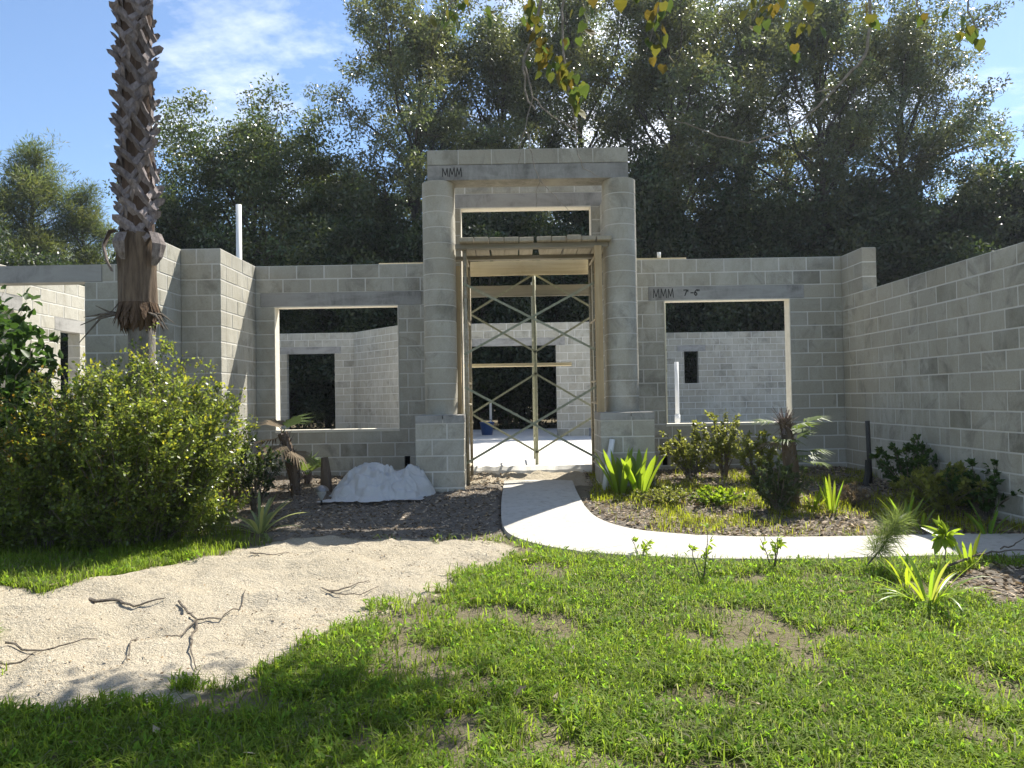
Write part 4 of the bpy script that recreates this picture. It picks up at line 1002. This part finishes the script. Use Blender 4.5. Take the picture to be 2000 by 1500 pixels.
fanpalm(600, 945, 'small green fan palm sprouting behind the leaning dead palm', .10, 0, [(.4, .9, .12, .32, 0, 1), (1.5, 1.0, .12, .34, 0, 1), (2.6, .8, .12, .32, 0, 1), (-.4, .7, .12, .3, 0, 1), (4.4, .9, .10, .3, 0, 1)], 3, False, .03)
a = onG(637, 962); mb = MB(); mb.tube([a-Vector((0, 0, .05)), a+Vector((0, 0, .2)), a+Vector((-.015, 0, .44))], [.075, .07, .045], 9); o = mb.build('stump', M['palm_fibre']); tag(o, 'thin dark stump standing left of the white plastic heap', 'stump')
# pine sapling leaning over the walk
a = onG(1682, 1120); b = at(1752, 1020, a.y-.1); e = empty('pine_sapling', a, 'thin leaning pine sapling with feathery needles crossing the walk', 'sapling')
v = b-a; MB().tube([(0, 0, 0), v*.5+Vector((.03, 0, .0)), v], [.008, .006, .003], 5).build('stem', M['twig_bark'], e)
n = 900; t = rng.uniform(.35, 1.05, n)[:, None]; P = t*np.array(v)+rng.normal(size=(n, 3))*.015; D = unit(rng.normal(size=(n, 3))+np.array([.5, 0, .5])); V, F_ = leaf_quads(P, D, rdirs(n), rng.uniform(.10, .2, n), np.full(n, .004)); link('needles', fast_mesh('needles', V, F_, np.ones((n*4, 3))*1.6, M['needle_pine']), e)

# ------------------------------------------------------------------ white plastic heap, lamp, branches, litter
def tarp():
    c = onG(735, 972); e = c; nxx, nyy = 90, 60; v = []; f = []
    for j in range(nyy):
        for i in range(nxx):
            u = i/(nxx-1)*2-1; w = j/(nyy-1)*2-1; ang = math.atan2(w, u); rr = max(abs(u), abs(w)); r0 = 1+.10*math.sin(ang*3+1)+.08*math.sin(ang*7)
            x = u*.60*r0; y = w*.42*r0; q = Vector((u*1.6, w*1.6, .3))
            def pil(a, b, ra, rb, h): return h*math.sqrt(max(0, 1-((u-a)/ra)**2-((w-b)/rb)**2))
            l_ = [pil(-.12, .15, .62, .8, .36), pil(.5, .2, .48, .75, .31), pil(-.55, -.1, .42, .6, .20), pil(.1, -.35, .8, .5, .16), pil(.0, .0, 1.0, 1.0, .08)]
            lump = sum(a**4 for a in l_)**.25
            w1 = mn.noise(q*1.1+Vector((4, 0, 2)))*.5; q2 = q+Vector((w1, -w1*.7, 0)); edge = max(0, 1-rr**6)
            r1 = 1-min(1, abs(mn.noise(q2*1.15+Vector((.8, 2, 0))))*3.2); r2 = 1-min(1, abs(mn.noise(q2*2.3+Vector((3, 1, 0))))*3.0); r3 = 1-min(1, abs(mn.noise(q2*4.6+Vector((9, 1, 4))))*2.6)
            z = lump*(.80+.12*mn.noise(q*2)) + edge*(.085*r1**2+.035*r2**2+.012*r3)*min(1, lump*6) + .01*r3+.012
            v.append((x+.04*mn.noise(q*3), y+.04*mn.noise(q*3.1+Vector((5, 0, 0))), max(.004, z*1.08)))
    for j in range(nyy-1):
        for i in range(nxx-1): f.append((j*nxx+i, j*nxx+i+1, (j+1)*nxx+i+1, (j+1)*nxx+i))
    o = MB().add(v, f).build('plastic_sheet', M['tarp_plastic'], None, True); o.location = c+Vector((0, .12, .0)); tag(o, 'crumpled heap of white plastic sheeting below the left window', 'plastic sheet')
tarp()
a = onG(628, 985); e = empty('path_light', a, 'small mushroom shaped garden light beside the white plastic heap', 'lamp')
MB().tube([(0, 0, -.05), (0, 0, .2)], .012, 8).build('stake', M['dark_metal'], e, True)
MB().lathe([(.012, .06), (.055, .14), (.062, .17), (.02, .175)], 18).build('lens', M['lamp_glass'], e, True)
MB().lathe([(.085, .165), (.082, .19), (.055, .22), (.02, .235), (.001, .237)], 20).build('cap', M['lamp_metal'], e, True)

# overhanging vine branch above the camera side of the yard
VB = empty('overhanging_branch', (0, 0, 0), 'thin hanging vine branches with yellowing leaves above the doorway', 'branch')
yv = 4.6
def vleaf(seed):
    r = random.Random(seed); bm = bmesh.new(); pts = [(0, 0), (.30, -.12), (.50, .18), (.42, .52), (.2, .8), (0, 1.08), (-.2, .8), (-.42, .52), (-.50, .18), (-.30, -.12)]
    mid = [bm.verts.new((0, y, .05*math.sin(y*3))) for y in (0, .35, .7, 1.08)]
    L_ = [bm.verts.new((x*r.uniform(.9, 1.1), y, .10*abs(x)+.03*r.uniform(-1, 1))) for x, y in pts[1:5]]; R_ = [bm.verts.new((x*r.uniform(.9, 1.1), y, .10*abs(x)+.03*r.uniform(-1, 1))) for x, y in pts[9:5:-1]]
    for S in (L_, R_):
        bm.faces.new((mid[0], S[0], S[1], mid[1])); bm.faces.new((mid[1], S[1], S[2], mid[2])); bm.faces.new((mid[2], S[2], S[3], mid[3]))
    me = bpy.data.meshes.new('leaf'); bm.to_mesh(me); bm.free(); me.materials.append(M['leaf_vine'])
    a_ = me.attributes.new('tint', 'FLOAT_COLOR', 'POINT'); g_ = [(1, 1, 1), (1.2, 1.1, .8), (.65, .95, 1), (1.05, .8, .8), (.85, 1, 1), (.5, .75, 1)][seed % 6]
    for d_ in a_.data: d_.color = (*g_, 1)
    return me
VL = [vleaf(i) for i in range(6)]
def twig(pts, r0, r1, Y=yv, dy=0, name='twig'):
    P = [at(px, py, Y+dy*i/(len(pts)-1)) for i, (px, py) in enumerate(pts)]; Q = []
    for i in range(len(P)-1):
        for k in range(4): Q.append(P[i].lerp(P[i+1], k/4)+Vector((random.uniform(-1, 1), random.uniform(-1, 1), random.uniform(-1, 1)))*.006)
    Q.append(P[-1]); n_ = len(Q)
    MB().tube(Q, [1.5*(r0+(r1-r0)*i/(n_-1)) for i in range(n_)], 5).build(name, M['vine_bark'], VB)
MB().tube([at(700, -420, yv+.6), at(900, -330, yv+.3), at(1100, -300, yv), at(1500, -330, yv+.2), at(2000, -380, yv+.5), at(2400, -500, yv+.8)], [.03, .035, .04, .035, .03, .02], 8).build('limb', M['twig_bark'], VB)
twig([(1095,-300),(1080,-80),(1040,70),(1022,120),(1028,190),(1045,215)], .008, .003)
twig([(1110,-300),(1100,-20),(1098,60),(1104,150),(1118,210)], .007, .003)
twig([(1022,120),(1040,190),(1075,225),(1125,255),(1165,290)], .004, .0015)
twig([(1040,190),(1030,230),(1018,280),(1012,320)], .003, .0012)
twig([(1120,210),(1128,300),(1140,330),(1170,345)], .003, .001)
twig([(1030,260),(1040,310),(1052,350),(1075,375),(1110,410)], .0028, .001)
twig([(1054,350),(1048,375),(1047,405)], .0018, .001)
twig([(905,-300),(900,-40),(880,10),(862,40)], .005, .002)
twig([(1285,-300),(1290,0),(1275,60),(1262,100)], .005, .002)
twig([(1480,-300),(1490,0),(1470,40)], .005, .002)
twig([(1780,-300),(1790,0),(1800,30)], .005, .002)
twig([(1900,-300),(1890,20),(1910,60)], .005, .002)
twig([(1690,-300),(1700,40),(1690,110),(1640,165),(1600,205),(1540,255),(1460,278),(1400,265),(1340,242),(1300,232)], .009, .002, 6.0)
twig([(1640,165),(1560,195),(1500,222)], .004, .0015, 6.0)
twig([(1600,205),(1560,238),(1520,232)], .004, .0015, 6.0)
def vl(px, py, n, sp, size=.068, Y=yv):
    for i in range(n):
        p_ = at(px+random.gauss(0, sp), py+random.gauss(0, sp*1.2), Y+random.uniform(-.15, .15)); s_ = size*random.uniform(.7, 1.15)
        link('leaf', VL[random.randrange(6)], VB, Matrix.Translation(p_) @ Matrix.Rotation(random.uniform(0, 6.28), 4, 'Z') @ Matrix.Rotation(random.uniform(-2.4, -1.0), 4, 'X') @ Matrix.Rotation(random.uniform(-.6, .6), 4, 'Y') @ Matrix.Scale(s_, 4))
vl(1040,30,18,14); vl(1060,90,18,18); vl(1085,130,14,12); vl(1110,155,11,12); vl(1122,185,9,9); vl(870,35,9,12); vl(900,8,6,12); vl(1125,50,8,22); vl(1280,50,6,12); vl(1290,100,6,12); vl(1305,5,6,14)
vl(1480,35,8,14); vl(1500,10,6,14); vl(1545,65,5,20); vl(1590,75,4,18); vl(1570,20,5,20); vl(1800,28,4,8); vl(1870,35,4,10); vl(1895,60,4,10); vl(1690,10,4,20); vl(1150,10,6,20); vl(960,8,5,16)
# unseen foliage added on the limb above the frame, to shade the lawn corner
nL = 3600; c0 = np.array([[1.0, 7.3, 5.9], [1.7, 7.5, 6.1], [.55, 7.05, 5.7], [2.2, 7.7, 6.3], [1.3, 7.1, 5.6]]); ids = rng.integers(0, 5, nL)
P = c0[ids]+rng.normal(size=(nL, 3))*np.array([.42, .3, .22]); V, F_ = leaf6(P, rdirs(nL), rdirs(nL, .8), rng.uniform(.06, .1, nL), rng.uniform(.05, .08, nL))
link('foliage', fast_mesh('foliage', V, F_, np.repeat(rng.uniform(.6, 1.1, (nL, 1))*np.array([[.7, 1, 1]]), 6, 0), M['leaf_vine']), VB)
MB().tube([at(900, -330, yv+.3), (.6, 6.4, 5.4), (1.4, 7.2, 5.8)], [.035, .03, .01], 7).build('limb', M['twig_bark'], VB)

# ------------------------------------------------------------------ lawn
def sample(x0, x1, y0, y1, n):
    return np.stack([rng.uniform(x0, x1, n), rng.uniform(y0, y1, n)], 1)
def view(P, margin=1.5):
    return np.abs(P[:, 0]) < (P[:, 1]*.70+margin)
LAWN_L = gpoly([(-80,1062),(120,1062),(330,1045),(430,1018),(480,1045),(560,1056),(470,1066),(420,1086),(330,1100),(250,1122),(160,1146),(90,1162),(-80,1152)])
def lawn_points(n, y0, y1):
    P = sample(-5.2, 5.2, y0, y1, n); P = P[view(P)]
    j = (fbm(P[:, 0], P[:, 1], 4, 6, 4)-.5)[:, None]*.62
    s1 = sdist(P, SAND)+j[:, 0]; s2 = sdist(P, PATH); s3 = np.maximum.reduce([sdist(P, MULCH_L), sdist(P, MULCH_R), sdist(P, MULCH_R2)])+j[:, 0]*.6
    keep = (s1 < .02) & (s2 < -.01) & (s3 < .02)
    pat = fbm(P[:, 0], P[:, 1], 2.4, 8, 4); fade_ = np.clip((pat-.39)/.12, .10, 1)
    fade_ = np.where(sdist(P, MULCH_S) > .1, .25, fade_)
    nearwalk = np.clip((-s2)/.35, .25, 1); fade_ = fade_*np.where((P[:, 0] > -.2) & (P[:, 1] > 5), nearwalk, 1)
    keep &= rng.uniform(size=len(P)) < fade_
    return P[keep]
def blades(P, h0, h1, w, lean=.9):
    n = len(P); z = gz_at(P[:, 0], P[:, 1])-.004; b = np.stack([P[:, 0], P[:, 1], z], 1); az = rng.uniform(0, 6.283, n); h = rng.uniform(h0, h1, n)[:, None]; ln = rng.uniform(.1, lean, n)[:, None]
    d = np.stack([np.cos(az), np.sin(az), np.zeros(n)], 1); s_ = np.stack([-np.sin(az), np.cos(az), np.zeros(n)], 1)*(w*rng.uniform(.7, 1.3, n))[:, None]/2; up = np.array([[0, 0, 1.]])
    m_ = b+up*h*.6+d*h*ln*.35; t_ = b+up*h*(1-.35*ln)+d*h*ln
    V = np.stack([b-s_, b+s_, m_+s_*.8, m_-s_*.8, t_, t_+s_*.05], 1).reshape(-1, 3); k = np.arange(n)[:, None]*6
    F_ = np.concatenate([k+np.array([[0, 1, 2, 3]]), k+np.array([[3, 2, 5, 4]])], 0); return V, F_
def tints(P, n_per, r):
    n = len(P); b = r.uniform(.65, 1.25, n); pat = fbm(P[:, 0], P[:, 1], 1.9, 12, 3); dry = (r.uniform(size=n) < .07+.30*np.clip((.47-pat)*5, 0, 1))
    T = np.stack([b*(.9+.5*pat), b*(.85+.3*pat), b], 1); T[dry] = np.stack([b[dry]*1.25, b[dry]*.82, b[dry]*3.2], 1); return np.repeat(T, n_per, 0)
P = np.concatenate([lawn_points(150000, 2.7, 4.2), lawn_points(150000, 4.2, 7.3)])
V, F_ = blades(P, .03, .115, .0068, 1.7); o = link('grass', fast_mesh('grass', V, F_, tints(P, 6, rng), M['leaf_grass'])); tag(o, 'short sunlit lawn grass in the foreground', 'grass', kind='stuff')
P = sample(-5.5, -1.0, 5.2, 8.2, 16000); P = P[(sdist(P, LAWN_L)+(fbm(P[:, 0], P[:, 1], 4, 3)-.5)*.3 > 0)]
V, F_ = blades(P, .05, .14, .007, 1.1); o = link('grass', fast_mesh('grass', V, F_, tints(P, 6, rng), M['leaf_grass'])); tag(o, 'longer grass between the large shrub and the sand', 'grass', kind='stuff')
P = sample(.9, 5, 6.9, 10.8, 30000); P = P[(sdist(P, MULCH_R) > .04)]; P = P[rng.uniform(size=len(P)) < np.clip((fbm(P[:, 0], P[:, 1], 2.2, 21)-.40)*5, .05, .9)]
V, F_ = blades(P, .03, .13, .006, 1.1); T = tints(P, 6, rng)*np.array([[1.35, 1.1, .8]]); o = link('grass', fast_mesh('grass', V, F_, T, M['leaf_grass'])); tag(o, 'sparse yellowed grass growing through the mulch of the right bed', 'grass', kind='stuff')
# broad-leaved weeds in the lawn
P = np.concatenate([lawn_points(11000, 2.7, 4.3), lawn_points(11000, 4.3, 7.0)]); n = len(P); K = 6
c = np.stack([P[:, 0], P[:, 1], gz_at(P[:, 0], P[:, 1])], 1); c = np.repeat(c, K, 0); c[:, 2] += rng.uniform(.005, .05, n*K); c[:, :2] += rng.normal(size=(n*K, 2))*.012
az = rng.uniform(0, 6.283, n*K); el = rng.uniform(-.1, .9, n*K); D = np.stack([np.cos(az)*np.cos(el), np.sin(az)*np.cos(el), np.sin(el)], 1)
V, F_ = leaf_quads(c, D, np.stack([np.zeros(n*K), np.zeros(n*K), np.ones(n*K)], 1)+rng.normal(size=(n*K, 3))*.2, rng.uniform(.018, .055, n*K), rng.uniform(.008, .020, n*K), .1)
T = np.repeat(np.repeat(rng.uniform(.75, 1.3, n), K)[:, None]*np.array([[1., 1.08, .9]]), 4, 0)
o = link('lawn_weeds', fast_mesh('lawn_weeds', V, F_, T, M['leaf_grass'])); tag(o, 'small broad leaved weeds spread through the foreground lawn', 'weeds', kind='stuff')
# leaf litter and chips
def litter(name, label, P, s0, s1, cols, zoff=.006):
    n = len(P); c = np.stack([P[:, 0], P[:, 1], gz_at(P[:, 0], P[:, 1])+zoff], 1); az = rng.uniform(0, 6.283, n); D = np.stack([np.cos(az), np.sin(az), rng.normal(size=n)*.25], 1)
    N = np.stack([np.zeros(n), np.zeros(n), np.ones(n)], 1)+rng.normal(size=(n, 3))*.35; L = rng.uniform(s0, s1, n); V, F_ = leaf_quads(c, D, N, L, L*rng.uniform(.25, .6, n), .12, -.1)
    C_ = np.array(cols)[rng.integers(0, len(cols), n)]*rng.uniform(.8, 1.6, (n, 1)); o = link(name, fast_mesh(name, V, F_, np.repeat(C_, 4, 0), M['leaf_dead'])); tag(o, label, 'leaf litter', kind='stuff')
BR = [(1, 1.02, 1.1), (1.4, 1.45, 1.6), (.6, .57, .55), (.4, .38, .38), (2.0, 2.1, 2.4)]
P = sample(-4.4, 0, 7, 11.4, 15000); P = P[sdist(P, MULCH_L)+rng.normal(size=len(P))*.08 > 0]; P = P[sdist(P, PATH) < -.02]; litter('leaf_litter', 'shaded leaf litter and chips below the left window', P, .02, .06, BR)
P = sample(.8, 5, 6.5, 11.4, 26000); P = P[sdist(P, MULCH_R)+rng.normal(size=len(P))*.03 > 0]; P = P[rng.uniform(size=len(P)) < .8]; litter('leaf_litter', 'pale dry leaf litter covering the right bed', P, .025, .075, BR)
P = np.concatenate([sample(3, 5, 4.4, 6.3, 3000)]); P = P[sdist(P, MULCH_R2) > -.05]; litter('leaf_litter', 'brown litter patch beside the fallen branch', P, .03, .08, BR)
P = lawn_points(2600, 2.8, 6.4); P = P[rng.uniform(size=len(P)) < .5]; litter('leaf_litter', 'scattered dry leaves lying on the lawn', P, .03, .085, BR, .035)
P = sample(-4.6, .4, 3.4, 7.6, 9000); P = P[sdist(P, SAND) > .02]; d_ = rng.uniform(size=len(P)); P = P[d_ < .15+.5*np.clip((fbm(P[:, 0], P[:, 1], 1.5, 31)-.4)*4, 0, 1)]; litter('leaf_litter', 'small dark crumbs scattered over the sand', P, .005, .026, [(1.5, 1.55, 1.6), (1.2, 1.2, 1.2), (.35, .3, .25), (.7, .6, .5), (1, .9, .75)])
P = sample(-.4, 5, 6, 11, 1500); P = P[sdist(P, PATH) > .02]; P = P[rng.uniform(size=len(P)) < .3]
n = len(P); 
# fallen twigs
def ground_twig(pts, r0, label, mat='twig_bark', lift=.012, name='twig'):
    P = [onG(*p) for p in pts]; Q = []
    for i in range(len(P)-1):
        for k in range(4):
            q = P[i].lerp(P[i+1], k/4); q.z = float(gz_at(q.x, q.y))+lift+random.uniform(0, .012); q.x += random.uniform(-.006, .006); q.y += random.uniform(-.01, .01); Q.append(q)
    Q.append(P[-1]+Vector((0, 0, lift))); n_ = len(Q); o = MB().tube(Q, [r0*(1-.75*i/(n_-1))+.0012 for i in range(n_)], 5).build(name, M[mat]); tag(o, label, 'twig', 'fallen twigs')
TW = 'fallen twigs'
ground_twig([(175,1180),(235,1190),(260,1194),(322,1188)], .012, 'flat curled strip of bark lying on the sand')
ground_twig([(350,1190),(372,1212),(385,1218),(430,1215),(465,1195),(480,1165)], .007, 'long curved twig on the sand')
ground_twig([(385,1218),(375,1255),(372,1290),(385,1318)], .007, 'forked twig below the long curved one on the sand')
ground_twig([(385,1218),(350,1245),(318,1250)], .005, 'side twig pointing left from the forked twig')
ground_twig([(270,1240),(255,1280),(248,1310)], .005, 'thin vertical looking twig on the sand left of the fork')
ground_twig([(10,1278),(80,1276),(130,1265),(190,1250)], .006, 'long thin twig at the small sand mound')
ground_twig([(0,1302),(50,1298),(70,1290)], .005, 'short twig beside the small sand mound')
ground_twig([(640,1170),(680,1163),(720,1148)], .006, 'twig lying at the pale far end of the sand')
ground_twig([(630,1168),(690,1172),(740,1155)], .004, 'thin twig crossing near the pale end of the sand')
ground_twig([(490,1095),(530,1098),(565,1085)], .005, 'curved twig on the bright sand near the yucca')
ground_twig([(335,1052),(400,1050),(455,1042)], .009, 'dry stick in the grass left of the yucca')
ground_twig([(1180,1405),(1230,1440),(1280,1460)], .006, 'stick lying in the foreground lawn')
ground_twig([(1660,1418),(1750,1425),(1840,1445),(1940,1470)], .010, 'long dry frond stalk lying in the foreground lawn')
ground_twig([(1570,1490),(1620,1486),(1700,1497)], .006, 'curved stick at the near edge of the lawn')
ground_twig([(1420,1180),(1450,1170),(1480,1162)], .012, 'short pale stick on the lawn')
ground_twig([(1845,1130),(1900,1108),(1950,1098),(2010,1092)], .010, 'bent fallen branch at the end of the walk', lift=.08)
ground_twig([(1955,1098),(1985,1078),(2010,1060)], .006, 'upturned tip of the fallen branch at the walk', lift=.10)
ground_twig([(712,1008),(730,1025),(746,1046)], .004, 'pale thin stick in the shaded litter', 'vine_bark', .03)
ground_twig([(670,1025),(690,1038),(700,1045)], .004, 'short pale stick in the shaded litter near the yucca', 'vine_bark', .03)
ground_twig([(1050,1090),(1150,1095),(1210,1098)], .006, 'dark stick along the outer edge of the walk')

# ------------------------------------------------------------------ added haze veil
hz = NT('haze_veil'); hv = hz.n('ShaderNodeVolumePrincipled'); hv.inputs['Color'].default_value = (.80, .88, 1.0, 1); hv.inputs['Density'].default_value = .0004; hv.inputs['Anisotropy'].default_value = .35  # thin volume added to lift the dark trees like lens glare
hz.l(hv.outputs[0], hz.out.inputs['Volume'])
o = MB().box((-75, -4, -1.6), (85, 62, 27)).build('haze', hz.m); tag(o, 'thin bluish haze added between house and wood in place of lens glare', 'haze', kind='stuff')
